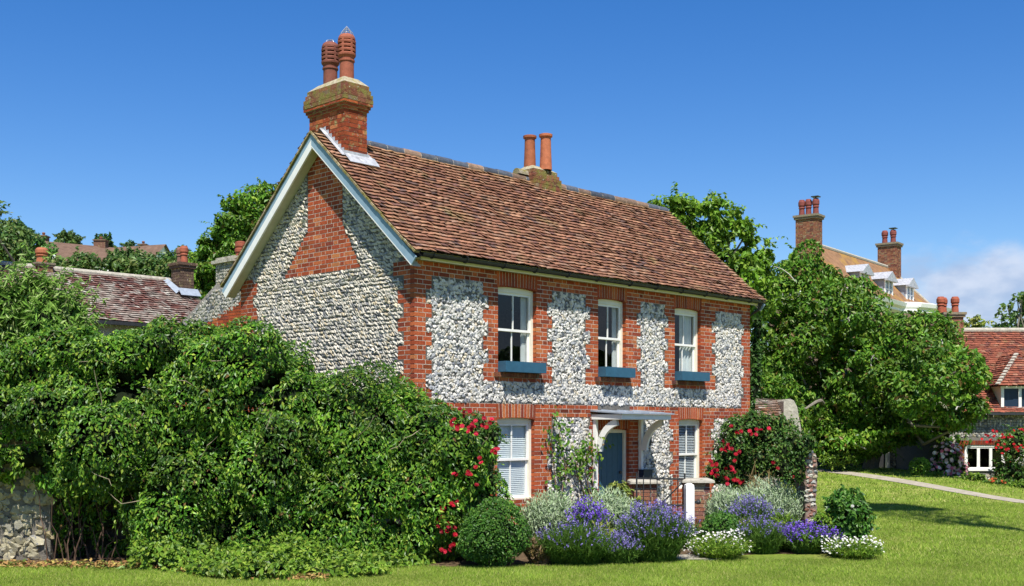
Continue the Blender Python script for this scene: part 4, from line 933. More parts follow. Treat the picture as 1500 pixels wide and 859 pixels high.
tuft('cranesbill', 'low clump of vivid blue violet flowers at the right end of the bed', 'flowers', 1184, 18.5, 78, 44, 1500, LVG, VIO, None, L=.13, W=.016, fsize=.045, fmask=.28, fper=3, m='leaf')
WHT = [(.82, .80, .74), (.74, .72, .66), (.86, .85, .80)]
def daisies(label, px, Y, wpx, hpx, n, nf, dy):
    r = tuft('daisy_clump', label, 'daisies', px, Y, wpx, hpx, n, GREEN['trail'], None, 'white daisy clumps', L=.09, W=.016, m='leaf', depth=dy)
    k = Y/F; X = (px-CX)/F*Y; q = np.stack([X + rng.uniform(-1, 1, nf)*wpx*k*.55, Y + rng.uniform(-1, .3, nf)*dy*.6, hpx*k*rng.uniform(.2, 1.12, nf)], 1)
    mb = MB(); blooms(mb, q, unit(SUNUP+rng.normal(0, .35, (nf, 3))), .027, WHT, 6); mb.build('blossoms', M['petal'], r, origin=r.location); return r
daisies('white daisies spilling over the path edge beside the gate post', 1046, 17.9, 88, 36, 1500, 260, .8)
daisies('white daisies at the far right corner of the flower bed', 1243, 17.9, 76, 28, 1200, 260, .7)
tuft('dry_perennial', 'brown and faded low plant between the box ball and the lavender', 'plant', 790, 17.0, 44, 46, 520, ([(.16, .11, .04), (.22, .16, .06), (.12, .13, .04), (.30, .2, .12)], None), None, None, L=.10, W=.022, m='leaf')
tuft('seed_stalks', 'tan dried seed stalks standing beneath the right red rose', 'plant', 1112, 21.0, 34, 118, 26, ([(.5, .36, .17), (.42, .3, .14)], None), None, None, L=.5, W=.012)
lob = px_lobes([(905, 725, 22, 22), (925, 742, 22, 22), (893, 738, 18, 16)], 20.6, n=7)
plant('golden_shrub', 'yellow green shrub in front of the blue door, left of the low brick pier', 'shrub', 910, 20.6, lob, 420, .075, .045, 'yellow', stems=5, shoots=40, shoot_len=.2, inner=.5)
def vine():
    X = (832-CX)/F*21.9; base = np.array([X, 21.9, 0]); root = empty('wall_climber', base, 0, 'straggly green climber trained up the flint panel left of the porch', 'climber'); UV = np.array([math.cos(UA), math.sin(UA), 0]); VV = np.array([-math.sin(UA), math.cos(UA), 0]); H = np.array(H0)
    st = MB(); lf = MB(); fr = GREEN['yellow']; g2 = GREEN['tree']
    def wallp(px, py, off):
        r = (px-CX)/F; t = (r*20+1.672)/(.6944-.7196*r); Y = 20+.7196*t; return H + UV*t + np.array([0, 0, (YH-py)/F*Y+CAMZ]) - VV*off
    for pts in ([(812, 745), (806, 690), (800, 640), (808, 600)], [(812, 745), (822, 690), (812, 650), (815, 622)], [(860, 740), (852, 690), (858, 660), (876, 655)], [(858, 740), (838, 690), (842, 660), (856, 645)], [(812, 700), (830, 672), (850, 668)]):
        P = np.array([wallp(a, b, .09+R(0, .05)) for a, b in pts]); tt = np.linspace(0, len(P)-1, 14); Q = np.stack([np.interp(tt, np.arange(len(P)), P[:, i]) for i in range(3)], 1); st.tube(Q, np.linspace(.014, .005, 14), (.20, .14, .09), 6)
        n = 95; k = rng.random(n)*13; q = np.stack([np.interp(k, np.arange(14), Q[:, i]) for i in range(3)], 1) + rng.normal(0, .10, (n, 3))-VV*.05
        leaf_mesh(lf, q, unit(-VV*.8+SUNUP*.6+rng.normal(0, .45, (n, 3))), rng.normal(0, .6, (n, 3))+np.array([0, 0, -.7]), .095*rng.uniform(.7, 1.2, n), .065, pal(n, *g2))
    st.build('stems', M['bark_attr'], root, origin=base); lf.build('foliage', M['leaf'], root, origin=base)
vine()
lob = px_lobes([(1070, 650, 36, 46), (1060, 690, 26, 30), (1110, 640, 36, 36), (1150, 645, 40, 38), (1110, 680, 40, 34), (1155, 685, 36, 38), (1100, 615, 24, 16), (1132, 618, 26, 12), (1050, 688, 18, 24), (1080, 705, 24, 16)], 22.2, n=8) + px_lobes([(1178, 652, 18, 18), (1158, 664, 24, 34), (1184, 645, 12, 12), (1168, 690, 12, 24)], 20.25, n=8, fy=.6)
r_, P, N = plant('climbing_rose', 'red flowering rose sprawling over the old gable end right of the cottage', 'rose bush', 1115, 22.6, lob, 330, .072, .042, 'rose', stems=9, shoots=240, shoot_len=.4, inner=.5, cull=.62)
bloom_cluster(r_, [(1045, 690, 6, 6), (1070, 702, 7, 6), (1072, 685, 5, 5), (1068, 660, 5, 6), (1078, 632, 4, 4), (1104, 634, 4, 6), (1050, 682, 4, 6), (1085, 705, 3, 3), (1080, 668, 4, 5), (1160, 695, 3, 4), (1146, 662, 2, 6), (1134, 682, 2, 5), (1064, 655, 4, 5), (1040, 680, 3, 4), (1125, 630, 2, 6)], 21.6, .068, RED)
lob = px_lobes([(1245, 748, 34, 36), (1228, 735, 26, 24), (1255, 770, 24, 24), (1238, 775, 34, 22)], 18.6, n=9)
plant('laurel_shrub', 'rounded glossy green shrub at the right end of the flower bed', 'shrub', 1240, 18.8, lob, 480, .085, .05, 'box', 'leaf_gloss', stems=5, shoots=100, shoot_len=.2, inner=.55, flowers=(7, .045, [(.7, .7, .62)], True))
lob = px_lobes([(1205, 770, 21, 22)], 18.6, n=8)
plant('small_shrub', 'small green shrub between the old pillar and the rounded glossy shrub', 'shrub', 1205, 18.7, lob, 620, .05, .03, 'lime', stems=3, shoots=40, shoot_len=.1, inner=.6)
# ------------------------------------------------------------------ walls, piers, gate
def pier(name, label, px0, px1, ytop, Y, depth, kind):
    k = Y/F; x0, x1 = (px0-CX)*k, (px1-CX)*k; h = (YH-ytop)*k+CAMZ; root = empty(name, ((x0+x1)/2, Y, 0), 0, label, 'pier'); w = (x1-x0)/2
    mb = MB(); brick_stack(mb, -w, w, 0, depth, -.05, h-.075, 1, .072)
    for c in mb.C: c *= np.array([1.25, 1.35, 1.45])
    mb.build('brick_shaft', M['brick_old'], root)
    mb = MB(); v = []
    for z, o in ((h-.075, .05), (h-.06, .075), (h-.02, .07), (h, .03)): v += [[-w-o+R(-.012, .012), -o, z], [w+o, -o+R(-.012, .012), z+R(-.006, .006)], [w+o+R(-.012, .012), depth+o, z], [-w-o, depth+o, z+R(-.006, .006)]]
    mb.add(v, [[i*4+j, i*4+(j+1) % 4, (i+1)*4+(j+1) % 4, (i+1)*4+j] for i in range(3) for j in range(4)] + [[12, 13, 14, 15], [3, 2, 1, 0]]); mb.build('coping_stone', M['stone'], root); return root
pier('brick_pier', 'low weathered brick pier with stone cap left of the garden gate', 929, 962, 704, 21.0, .5, 1)
pier('brick_pier', 'low weathered brick pier with stone cap behind the white gate post', 1005, 1040, 702, 20.4, .5, 1)
def gate_post():
    Y = 19.6; k = Y/F; root = empty('gate_post', ((1009.5-CX)*k, Y, 0), .12, 'white painted wooden gate post with pointed top and black catch', 'gate post'); w = .072; h = (YH-708)*k+CAMZ
    mb = MB(); v = []
    for z, o in ((-.05, 0), (h-.09, 0), (h-.03, -.006), (h, -.045)): v += [[-w-o, -w-o, z], [w+o, -w-o, z], [w+o, w+o, z], [-w-o, w+o, z]]
    mb.add(v, [[i*4+j, i*4+(j+1) % 4, (i+1)*4+(j+1) % 4, (i+1)*4+j] for i in range(3) for j in range(4)] + [[12, 13, 14, 15]]); mb.build('post', M['white'], root)
    mb = MB(); mb.box(w-.01, w+.06, -.03, .03, h-.335, h-.30); mb.lathe([(0, h-.36), (.035, h-.35), (.045, h-.32), (.035, h-.29), (0, h-.28)], w+.085, 0, seg=12); mb.build('catch', M['gutter'], root)
gate_post()
def iron_gate():
    Y = 20.4; k = Y/F; xa, xb = (964-CX)*k, (1003-CX)*k; root = empty('iron_gate', (xb, Y, 0), -.35, 'black wrought iron garden gate half open between the two brick piers', 'gate'); L_ = .86; mb = MB()
    for z in (.18, .62, 1.08): mb.bar([-L_, 0, z], [0, 0, z], .02, .03)
    for i in range(8):
        x = -L_*i/7; mb.tube([[x, 0, .1], [x, 0, 1.08 + (.1 if i in (0, 7) else .05)]], .009 if i not in (0, 7) else .016, seg=6)
    mb.build('frame', M['gutter'], root); mb = MB(); mb.bar([-L_, .012, .2], [0, .012, 1.06], .016, .022); mb.build('brace', M['gutter'], root)
    mb = MB(); mb.tube([[0.0, 0, .3], [.05, 0, .3]], .02, seg=8); mb.build('hinge', M['gutter'], root); mb = MB(); mb.tube([[0.0, 0, .98], [.05, 0, .98]], .02, seg=8); mb.build('hinge', M['gutter'], root)
iron_gate()
def old_pillar():
    Y = 20.6; k = Y/F; x = (1181-CX)*k; root = empty('old_pillar', (x, Y, 0), .1, 'rough whitish old brick and flint pillar under the right red rose', 'pillar'); h = (YH-664)*k+CAMZ
    mb = MB(); n = 22; prof = []
    for i in range(n+1):
        z = -.05+(h+.05)*i/n; w = .10 + .014*math.sin(z*7)+R(-.012, .012); prof.append((w, z))
    v = [[s*w*1.0+R(-.01, .01), t*.24+R(-.012, .012), z] for w, z in prof for s, t in ((-1, -1), (1, -1), (1, 1), (-1, 1))]
    mb.add(v, [[i*4+j, i*4+(j+1) % 4, (i+1)*4+(j+1) % 4, (i+1)*4+j] for i in range(n) for j in range(4)] + [[n*4, n*4+1, n*4+2, n*4+3]], (.20, .15, .12)); sh = mb.build('shaft', M['mortar'], root)
    pts = [(a, z) for z in np.arange(.03, h-.04, .085) for a in (-.062, .0, .06)]; c = np.array(pts)+rng.normal(0, .012, (len(pts), 2)); m = len(c); cc = flint_colours(m, .1)*.75; br = rng.random(m) < .25; cc[br] = np.array([.26, .12, .08])
    stones(c, rng.uniform(.03, .055, m), rng.uniform(.026, .036, m), np.full(m, .035), rng.uniform(-.2, .2, m), cc, ((1, 0, 0), (0, -1, 0)), .2).build('facing', M['flint'], root).location = (0, -.24, 0)
    for o in root.children:
        if o.name.startswith('facing'): o.location = (0, -.235, 0)
    mb = MB(); mb.lathe([(.11, h-.02), (.14, h+.0), (.13, h+.04), (.07, h+.06)], 0, 0, (.4, .37, .3), 9); mb.build('cap', M['stone'], root)
old_pillar()
def old_gable():
    """remnant gable end with a scrap of tiled roof, beyond the rose"""
    Y = 25.5; k = Y/F; root = empty('outhouse', ((1140-CX)*k, Y, 0), 0, 'small old outhouse with tiled lean-to roof and rounded stone gable above the right rose', 'outhouse'); bx = root.location.x
    def p(px, py, dy=0.0): q = at(px, py, Y+dy); return np.array([q[0]-bx, dy, q[2]])
    mb = MB(); o = [p(1148, 700), p(1148, 588), p(1150, 585), p(1158, 584.5), p(1163, 587), p(1168, 597), p(1171, 615), p(1174, 630), p(1176, 700)]; n = len(o); b = [q+np.array([0, 1.6, 0]) for q in o]; f_ = [q+np.array([0, 0, 0]) for q in o]
    for q in o: q[2] = max(q[2], -.05)
    for q in b: q[2] = max(q[2], -.05)
    mb.add(f_+b, [list(range(n))[::-1], list(range(n, 2*n))] + [[i, (i+1) % n, n+(i+1) % n, n+i] for i in range(n)]); mb.build('gable_wall', M['stone'], root)
    mb = MB(); z_ = p(1108, 700)[2]; mb.box(p(1112, 0)[0], p(1147, 0)[0], .25, 2.2, -.05, p(0, 610)[2], (.33, .30, .25)); mb.build('wall', M['mortar'], root)
    e = p(1104, 612); t = p(1147, 586)
    e = p(1103, 613); e[1] = -.15; sl = np.array([.22, .95, .42]); mb = roof_tiles(e, unit(np.array([.42, .0, -.02])), unit(sl), .62, float(np.linalg.norm(sl)), .10, .15, kind=0, topwarm=False); rf = mb.build('roof', M['tile_lichen'], root)
    mb = MB(); mb.bar(e+np.array([0, .0, -.03]), e+np.array([.62, .0, -.06]), .05, .07); mb.build('verge_board', M['bark'], rf)
old_gable()
mb = MB()
for i, (px, Y, w) in enumerate(((1015, 17.9, .52), (1024, 18.5, .5))):
    pass
def paving():
    X = (1022-CX)/F*17.6; mb = MB(); n = 11; v = [[X+.42*math.cos(t)*(1+R(-.12, .12)), 17.7+.36*math.sin(t)*(1+R(-.12, .12)), z] for z in (.0, .025) for t in np.linspace(0, 2*math.pi, n, endpoint=False)]
    mb.add(v, [list(range(n, 2*n))] + [[i, (i+1) % n, n+(i+1) % n, n+i] for i in range(n)]); o = mb.build('stepping_stone', M['stone'], None, origin=(X, 17.7, 0)); tag(o, 'pale flat stone on the lawn in front of the white gate post', 'paving stone')
paving()
for px, Y, w, h, nn, g, lab in ((884, 17.25, 40, 66, 420, GREEN['yellow'], 'loose yellow green leafy perennial between the lavenders left of centre'), (935, 17.9, 34, 74, 360, LVG, 'thin grassy perennial rising behind the biggest lavender'), (1088, 18.6, 34, 56, 420, GREEN['yellow'], 'small lime perennial between the small box ball and the lavender'), (1150, 18.9, 46, 62, 520, GREEN['trail'], 'leafy green perennial behind the blue violet cranesbill flowers'), (1012, 19.0, 30, 44, 260, GREEN['rose'], 'dark leafy plant at the foot of the white gate post')):
    tuft('leafy_perennial', lab, 'plant', px, Y, w, h, nn, g, None, 'leafy fillers in the front bed', L=.11, W=.024, m='leaf')
def bed():
    """soil of the flower beds, a ragged sheet just above the lawn"""
    mb = MB(); out = [(-9.2, 16.9), (-6.2, 16.7), (-4.2, 16.3), (-2.2, 16.7), (-1.1, 16.6), (0.2, 16.65), (1.8, 17.0), (2.9, 17.9), (4.0, 18.3), (5.2, 18.3), (5.6, 18.7), (5.9, 20.5), (5.2, 24), (7, 27), (-2, 20.2), (-3.5, 20), (-9.2, 19)]
    n = len(out); v = [[x, y, float(terrain(x, y))+.006] for x, y in out]; mb.add(v, [list(range(n))]); tag(mb.build('flower_bed', soil), kind='structure')
bed()
def litter():
    """fallen leaves along the foot of the hedge"""
    n = 1500; px = rng.uniform(-40, 480, n); y = np.interp(px, [-40, 230, 300, 480], [16.75, 16.5, 15.7, 15.3])+rng.normal(0, .16, n); X = (px-CX)/F*y; P = np.stack([X, y, .02+rng.random(n)*.05], 1)
    mb = MB(); leaf_mesh(mb, P, unit(np.array([0, 0, 1])+rng.normal(0, .45, (n, 3))), rng.normal(size=(n, 3)), .075*rng.uniform(.6, 1.3, n), .05, pal(n, [(.33, .19, .07), (.42, .28, .10), (.22, .11, .05), (.45, .38, .10), (.10, .15, .03)])); tag(mb.build('fallen_leaves', M['leaf_dull']), kind='stuff')
litter()

# ------------------------------------------------------------------ grass blades
def grass():
    def blades(n, x0, x1, y0, y1, h, wd, keep=None):
        X = rng.uniform(x0, x1, n); Y = rng.uniform(y0, y1, n)
        k = np.abs(X/Y) < .46
        if keep is not None: k &= keep(X, Y)
        X, Y = X[k], Y[k]; n = len(X); Z = terrain(X, Y); a = rng.uniform(0, math.pi, n); hh = h*rng.uniform(.5, 1.25, n)
        pat = np.sin(X*1.9+Y*.7)*np.sin(Y*2.3-X*.8)+.5*np.sin(X*5.3)*np.sin(Y*4.1+1); hh *= 1+.25*pat
        d = np.stack([np.cos(a), np.sin(a), np.zeros(n)], 1)*wd; tip = np.stack([X+rng.normal(0, .6, n)*hh, Y+rng.normal(0, .6, n)*hh, Z+hh], 1); b = np.stack([X, Y, Z-.003], 1)
        C = pal(n, [(.20, .315, .034), (.26, .345, .048), (.34, .375, .085), (.14, .24, .024), (.45, .42, .17)], (.3, .3, .16, .18, .06))*np.clip(1+.16*pat, .7, 1.3)[:, None]
        mb.add(np.stack([b-d, b+d, tip], 1).reshape(-1, 3), np.arange(n*3).reshape(-1, 3), np.repeat(C, 3, 0))
    def free(X, Y):
        e = np.interp(X, [-9, -6.2, -4.2, -2.2, -1.1, .2, 1.8, 2.9, 4, 5.4, 5.9, 6.0], [16.8, 16.7, 16.2, 16.6, 16.65, 16.7, 17.1, 17.9, 18.3, 18.4, 18.9, 60]); pathx = np.interp(Y, [25, 32, 39, 48], [14.65, 13.05, 11.55, 9.45]); return (Y < e+.08*np.sin(X*9)) & (np.abs(X-pathx) > .42)
    mb = MB(); blades(230000, -7.2, 7.8, 14.3, 17.6, .036, .0030, free); blades(150000, 5.0, 14, 16.5, 30, .042, .0055, free); blades(26000, 6, 20, 30, 46, .06, .014, free)
    tag(mb.build('grass', M['leaf_dull']), kind='stuff')
grass()

# ------------------------------------------------------------------ trees
def tree(name, label, px, Y, hulls, n, dens, L, W, g, trunk=.22, m='leaf', group=None, sub=(.24, .40), shoots=150, shoot_len=.7, bark='bark_attr', inner=.45, cull=.62, twigs=0, base_px=None, **kw):
    X = (px-CX)/F*Y; z = float(terrain(X, Y)); base = np.array([X, Y, z]); root = empty(name, base, 0, label, 'tree', group); lobes = []
    for hx, hy, rx, ry, *dy in hulls:
        Yh = Y + (dy[0] if dy else 0); c = at(hx, hy, Yh); k = Yh/F; rr = np.array([rx*k, (rx+ry)/2*k, ry*k])
        for i in range(n):
            d = unit(rng.normal(size=3)); s = R(*sub); lobes.append((c + d*rr*(1-s)*R(.72, 1.08), rr*s*np.array([R(.8, 1.25), R(.8, 1.25), R(.62, .95)])))
    cols, w = GREEN[g]; mb = MB(); P, N = foliage(mb, lobes, dens, L, W, cols, w, inner=inner, cull=cull, zmin=z+.15, clump=kw.pop('clump', .45), **kw); sprays(mb, P, N, shoots, shoot_len, L, W, cols, w, per=8); mb.build('crown', M[m], root, origin=base)
    mb = MB(); c0 = at(*hulls[0][:2], Y); top = c0*.6 + base*.4 if True else c0; c = (.20, .18, .145)
    if c0[2] > z:
        fork = base + (c0-base)*.42; limb(mb, base+np.array([0, 0, -.2]), fork, trunk, trunk*.7, .03, 7, 10, c)
        for i in rng.choice(len(lobes), min(len(lobes), 26), replace=False): limb(mb, fork, lobes[i][0], trunk*.38, .025, .10, 7, 6, c)
        for i in range(twigs):
            j = int(R(0, len(P))); e = P[j]+N[j]*.05; s_ = e - N[j]*R(.5, 1.1) + np.array([R(-.5, .5), R(-.3, .3), R(-.4, .4)]); limb(mb, s_, e, .022, .006, .10, 6, 5, (.42, .40, .34))
        mb.build('trunk', M[bark], root, origin=base)
    return root
tree('broad_tree', 'huge spreading green tree right of the cottage with low sweeping branches', 1272, 42.5, [(1310, 550, 118, 100, -1.5), (1190, 455, 92, 95), (1215, 565, 112, 92, 0), (1375, 565, 76, 84, -5), (1150, 520, 60, 112, 0), (1245, 455, 52, 62), (1310, 628, 118, 42, -2), (1190, 618, 66, 48, 0), (1270, 540, 80, 80), (1405, 595, 48, 48, -5.6), (1250, 645, 70, 32, -1), (1140, 590, 46, 66, -3), (1125, 450, 40, 60, 0), (1180, 400, 50, 46, 0), (1220, 500, 90, 90, -1), (1345, 500, 70, 50, -2), (1165, 585, 64, 56, -1), (1130, 530, 40, 60, -1)], 20, 105, .18, .095, 'tree', trunk=.3, shoots=520, shoot_len=.7, twigs=120, sub=(.24, .42), cull=.74, low=-.9, inner=.5, amp=.26, lk=1.3, thr=-1.05)
tree('leafy_tree', 'bright green airy tree rising behind the right end of the cottage roof', 1040, 39, [(1030, 322, 66, 52), (1075, 368, 50, 62), (985, 308, 42, 26), (1060, 440, 80, 80), (1088, 335, 24, 20), (1105, 400, 36, 55), (1010, 360, 60, 50), (1108, 372, 30, 44)], 20, 70, .21, .11, 'lime', trunk=.25, amp=.2, lk=1.3, thr=-1.2, shoots=300, shoot_len=1.0, twigs=10)
tree('dense_tree', 'tall dense green tree behind the left gable of the cottage', 345, 45, [(352, 325, 54, 56), (345, 400, 76, 64), (305, 425, 48, 52), (388, 300, 34, 32), (330, 370, 50, 48), (355, 360, 40, 60)], 24, 120, .19, .105, 'tree', trunk=.3, amp=.2, lk=1.1, thr=-1.2, shoots=240, shoot_len=.9)
HG = 'trees on the hillside at the left'
for i, (px, Y, hulls, g, lab) in enumerate([
    (15, 62, [(10, 365, 50, 50), (-25, 350, 40, 50)], 'far', 'large rounded tree at the left edge below the skyline'),
    (55, 80, [(48, 372, 34, 34), (25, 345, 26, 28)], 'dark', 'dark tree left of the hillside house'),
    (95, 128, [(100, 352, 24, 14)], 'far', 'rounded tree on the skyline above the hillside roof'),
    (152, 128, [(152, 356, 15, 13)], 'dark', 'dark pine on the skyline behind the hillside house chimney'),
    (190, 128, [(190, 364, 13, 8)], 'dark', 'small dark tree on the skyline left of the white gable'),
    (266, 128, [(264, 371, 10, 8)], 'dark', 'tiny dark tree on the skyline right of the white gable'),
    (120, 56, [(120, 392, 36, 28), (95, 402, 30, 30)], 'far', 'bushy tree between the lichened roof and the hillside house, behind the orange pot'),
    (165, 58, [(170, 394, 34, 24)], 'far', 'broad bush below the brown hillside roof, middle of the row'),
    (215, 56, [(218, 398, 36, 24)], 'far', 'broad bush below the white gable on the hillside'),
    (188, 60, [(188, 384, 30, 22)], 'far', 'bush whose top overlaps the middle of the brown hillside roof'),
    (240, 60, [(240, 392, 28, 22)], 'dark', 'dark bush just below the white hillside gable'),
    (262, 54, [(262, 402, 34, 30)], 'far', 'bushy tree behind the neighbouring cottage chimney'),
    (296, 52, [(298, 405, 28, 42), (290, 445, 26, 36)], 'lime', 'green tree between the neighbouring chimney and the dark tall tree')]):
    tree('hillside_tree', lab, px, Y, hulls, 18, 46 if Y < 100 else 20, .26 if Y < 100 else .4, .15 if Y < 100 else .24, g, trunk=.2, group=HG, shoots=60, shoot_len=.8, sub=(.3, .48))
mb = None
tree('young_tree', 'slender twiggy tree top poking in at the left edge of the sky', -14, 30, [(-12, 330, 14, 44)], 9, 40, .16, .08, 'far', trunk=.08, shoots=60, shoot_len=.5)
tree('orchard_tree', 'open crowned tree at the far right edge behind the tiled roof', 1490, 70, [(1490, 448, 26, 26), (1470, 480, 34, 26), (1515, 470, 30, 40)], 11, 11, .36, .2, 'far', trunk=.25, shoots=60, shoot_len=1.2, sub=(.22, .36))
tree('low_tree', 'small brownish green tree beside the right cottage chimney, on the skyline', 1432, 80, [(1434, 480, 22, 16), (1415, 485, 16, 12)], 10, 9, .4, .22, 'yellow', trunk=.15, shoots=30, shoot_len=.9)

# ------------------------------------------------------------------ other buildings
def pot_on(x, y, z, st, h=.6, r=.13, c=(.30, .09, .05), cap=False):
    mb = MB(); mb.lathe([(r, z), (r*.85, z+h*.45), (r*1.1, z+h*.48), (r*.9, z+h*.55), (r*1.15, z+h*.65), (r*1.15, z+h*.85), (r*.8, z+h), (r*.5, z+h)], x, y, c, 14)
    p = mb.build('chimney_pot', M['terra'], st)
    if cap: mb = MB(); mb.box(x-r*1.2, x+r*1.2, y-r*1.2, y+r*1.2, z+h+.08, z+h+.13); mb.box(x-.03, x+.03, y-.03, y+.03, z+h, z+h+.08); mb.build('cowl', M['gutter'], p)
def simple_stack(root, x0, x1, y0, y1, z0, z1, kind='brick_old', cap=.12, name='chimney_stack', ch=.0813, bk=1):
    mb = MB(); brick_stack(mb, x0, x1, y0, y1, z0, z1-cap*2, bk, ch); st = mb.build(name, M[kind], root); mb = MB()
    mb.box(x0-cap*.6, x1+cap*.6, y0-cap*.6, y1+cap*.6, z1-cap*2, z1-cap, (.2, .15, .11)); mb.box(x0-cap, x1+cap, y0-cap, y1+cap, z1-cap, z1, (.22, .18, .13)); mb.build('stack_head', M['brick_old'], st); return st
def neighbour():
    root = empty('neighbour_cottage', (-12.2, 32.0, 0), UA, 'cottage with dull red lichen-spotted roof beyond the left hedge', 'cottage'); rz = 6.27; d = 2.1; ez = 4.75; x0, x1 = -3.2, 3.55
    ls = math.hypot(d+.25, rz-ez); s = np.array([0, d+.25, rz-ez])/ls
    mb = roof_tiles((x0, -d-.25, ez), (1, 0, 0), s, x1-x0, ls, .125, .17, 1, topwarm=False); roof_tiles((x0, d+.25, ez), (1, 0, 0), s*np.array([1, -1, 1]), x1-x0, ls, .125, .17, 1, mb=mb, topwarm=False); rf = mb.build('roof', M['tile_lichen'], root)
    mb = MB(); mb.tube([[x0, 0, rz], [x1, 0, rz]], .09, (.36, .33, .27), 10); mb.build('ridge_tiles', M['stone'], rf)
    mb = MB(); mb.add([[x0+.1,-d,-.2],[x1-.1,-d,-.2],[x1-.1,d,-.2],[x0+.1,d,-.2],[x0+.1,-d,ez+.02],[x1-.1,-d,ez+.02],[x1-.1,d,ez+.02],[x0+.1,d,ez+.02],[x0+.1,0,rz-.1],[x1-.1,0,rz-.1]], [[0,1,5,4],[1,2,6,9,5],[2,3,7,6],[3,0,4,8,7],[4,5,9,8],[6,7,8,9]], (.34, .31, .27)); mb.build('wall', M['mortar'], root)
    mb = MB(); mb.box(x0+.05, x1-.02, -d-.3, -d-.2, ez-.09, ez-.0); mb.build('gutter', M['gutter'], root)
    st = simple_stack(root, 3.05, 3.48, -.72, -.2, 5.3, 6.75, cap=.08)
    for ob in (st, *st.children): ob.data.attributes['Col'].data.foreach_set('color', (np.tile([.115, .075, .055, 1.0], (len(ob.data.vertices), 1))*np.repeat(rng.uniform(.75, 1.25, (len(ob.data.vertices)//8, 1)), 8, 0)).astype(np.float32).ravel())
    pot_on(3.26, -.55, 6.75, st, .50, .11); pot_on(3.26, -.33, 6.75, st, .48, .10, (.2, .10, .07))
    mb = MB(); a = -.82; z = ez+(a+d+.25)*(rz-ez)/(d+.25)
    mb.add([[2.9, a-.2, z-.03+.06], [3.55, a-.2, z-.03+.06], [3.55, a, z+.25], [2.9, a, z+.25]], [[0,1,2,3]]); mb.add([[2.85, a, z+.08], [3.0, a, z+.2], [3.0, -.0, rz+.1], [2.85, 0, rz+.03]], [[0,1,2,3]]); mb.build('flashing', M['lead_dark'], st)
    st2 = simple_stack(root, -.9, -.5, -.25, .25, 5.7, 6.40, cap=.05); st2['label'] = 'chimney with a stout orange pot'; pot_on(-.7, 0, 6.40, st2, .42, .15, (.36, .125, .06))
neighbour()
def prism(mb, p, a, w, ln, z0, z1, zr, c=(1, 1, 1)):
    """gabled block: p corner, a unit along the ridge"""
    a = np.array([*a, 0.0]); b = np.array([-a[1], a[0], 0]); up = np.array([0, 0, 1.0]); p = np.array([*p, 0.0])
    v = [p+up*z0, p+a*ln+up*z0, p+a*ln+b*w+up*z0, p+b*w+up*z0, p+up*z1, p+a*ln+up*z1, p+a*ln+b*w+up*z1, p+b*w+up*z1, p+b*w/2+up*zr, p+a*ln+b*w/2+up*zr]
    mb.add(v, [[0,1,5,4],[1,2,6,9,5],[2,3,7,6],[3,0,4,8,7],[4,5,9,8],[6,7,8,9]], c); return v
def hill_house():
    c = at(160, 372, 118); gz = float(terrain(c[0], c[1])); root = empty('hillside_house', (c[0], c[1], gz), 0, 'long brown roofed house with a white gable on the hill at the left', 'house'); o = np.array([c[0], c[1], gz])
    def P(px, py, Y): return at(px, py, Y)-o
    rf = MB(); wl = MB()
    L0, L1 = P(60, 353, 116), P(232, 369, 126); a = unit((L1-L0)*np.array([1, 1, 0])); b = np.array([a[1], -a[0], 0])
    zr = L0[2]*.5+L1[2]*.5; A = L0.copy(); B = L1.copy(); e = 2.3
    f = b*4.2
    rf.add([A, B, B+f-np.array([0, 0, e]), A+f-np.array([0, 0, e]), A-f-np.array([0, 0, e]), B-f-np.array([0, 0, e])], [[0,3,2,1],[0,1,5,4]], (.22, .14, .085)); r1 = rf.build('roof', M['roofhill'], root)
    wl.add([A+f*.93-np.array([0,0,e]), B+f*.93-np.array([0,0,e]), B+f*.93-np.array([0,0,e+4]), A+f*.93-np.array([0,0,e+4]), B-f*.93-np.array([0,0,e]), B-f*.93-np.array([0,0,e+4]), B-np.array([0,0,.1]), A-f*.93-np.array([0,0,e]), A-f*.93-np.array([0,0,e+4]), A-np.array([0,0,.1])], [[0,1,2,3],[1,6,4,5,2],[0,3,8,7,9],[4,7,8,5]]); wl.build('wall', M['wallwhite'], root)
    # white gable facing right, in front
    g0, g1, ap = P(222, 384, 108.5), P(252, 385, 112), P(240, 361, 110.2); back = np.array([-5.6, 2.0, 0])
    m2 = MB(); lo = np.array([0, 0, -4.0]); m2.add([g0, g1, ap, g0+lo, g1+lo, g0+back+lo, g0+back, g1+back+lo, g1+back], [[3,4,1,2,0],[5,3,0,6],[4,7,8,1]]); m2.build('gable_wall', M['wallwhite'], root)
    m2 = MB(); dz = np.array([0, 0, .18]); f2 = np.array([.25, -.1, 0]); m2.add([g0+dz+f2-np.array([.4, 0, .25]), ap+dz+f2, ap+dz+back*2, g0+dz+back*2-np.array([.4, 0, .25]), g1+dz+f2+np.array([.2, 0, -.25]), g1+dz+back*2], [[0,1,2,3],[1,4,5,2]], (.2, .125, .075)); m2.build('roof', M['roofhill'], root)
    for px, py, Y, w in ((64, 352, 117, .75), (148, 358, 121, 1.2), (210, 364, 126, .8)):
        q = P(px, py, Y); st = MB(); st.box(q[0]-w/2, q[0]+w/2, q[1]-.5, q[1]+.5, q[2]-2.6, q[2]+.3, (.16, .085, .06)); st.box(q[0]-w/2-.08, q[0]+w/2+.08, q[1]-.6, q[1]+.6, q[2]+.3, q[2]+.42, (.15, .1, .07)); s_ = st.build('chimney_stack', M['brick_old'], root); pot_on(q[0], q[1], q[2]+.42, s_, .35, .14, (.2, .08, .05))
hill_house()
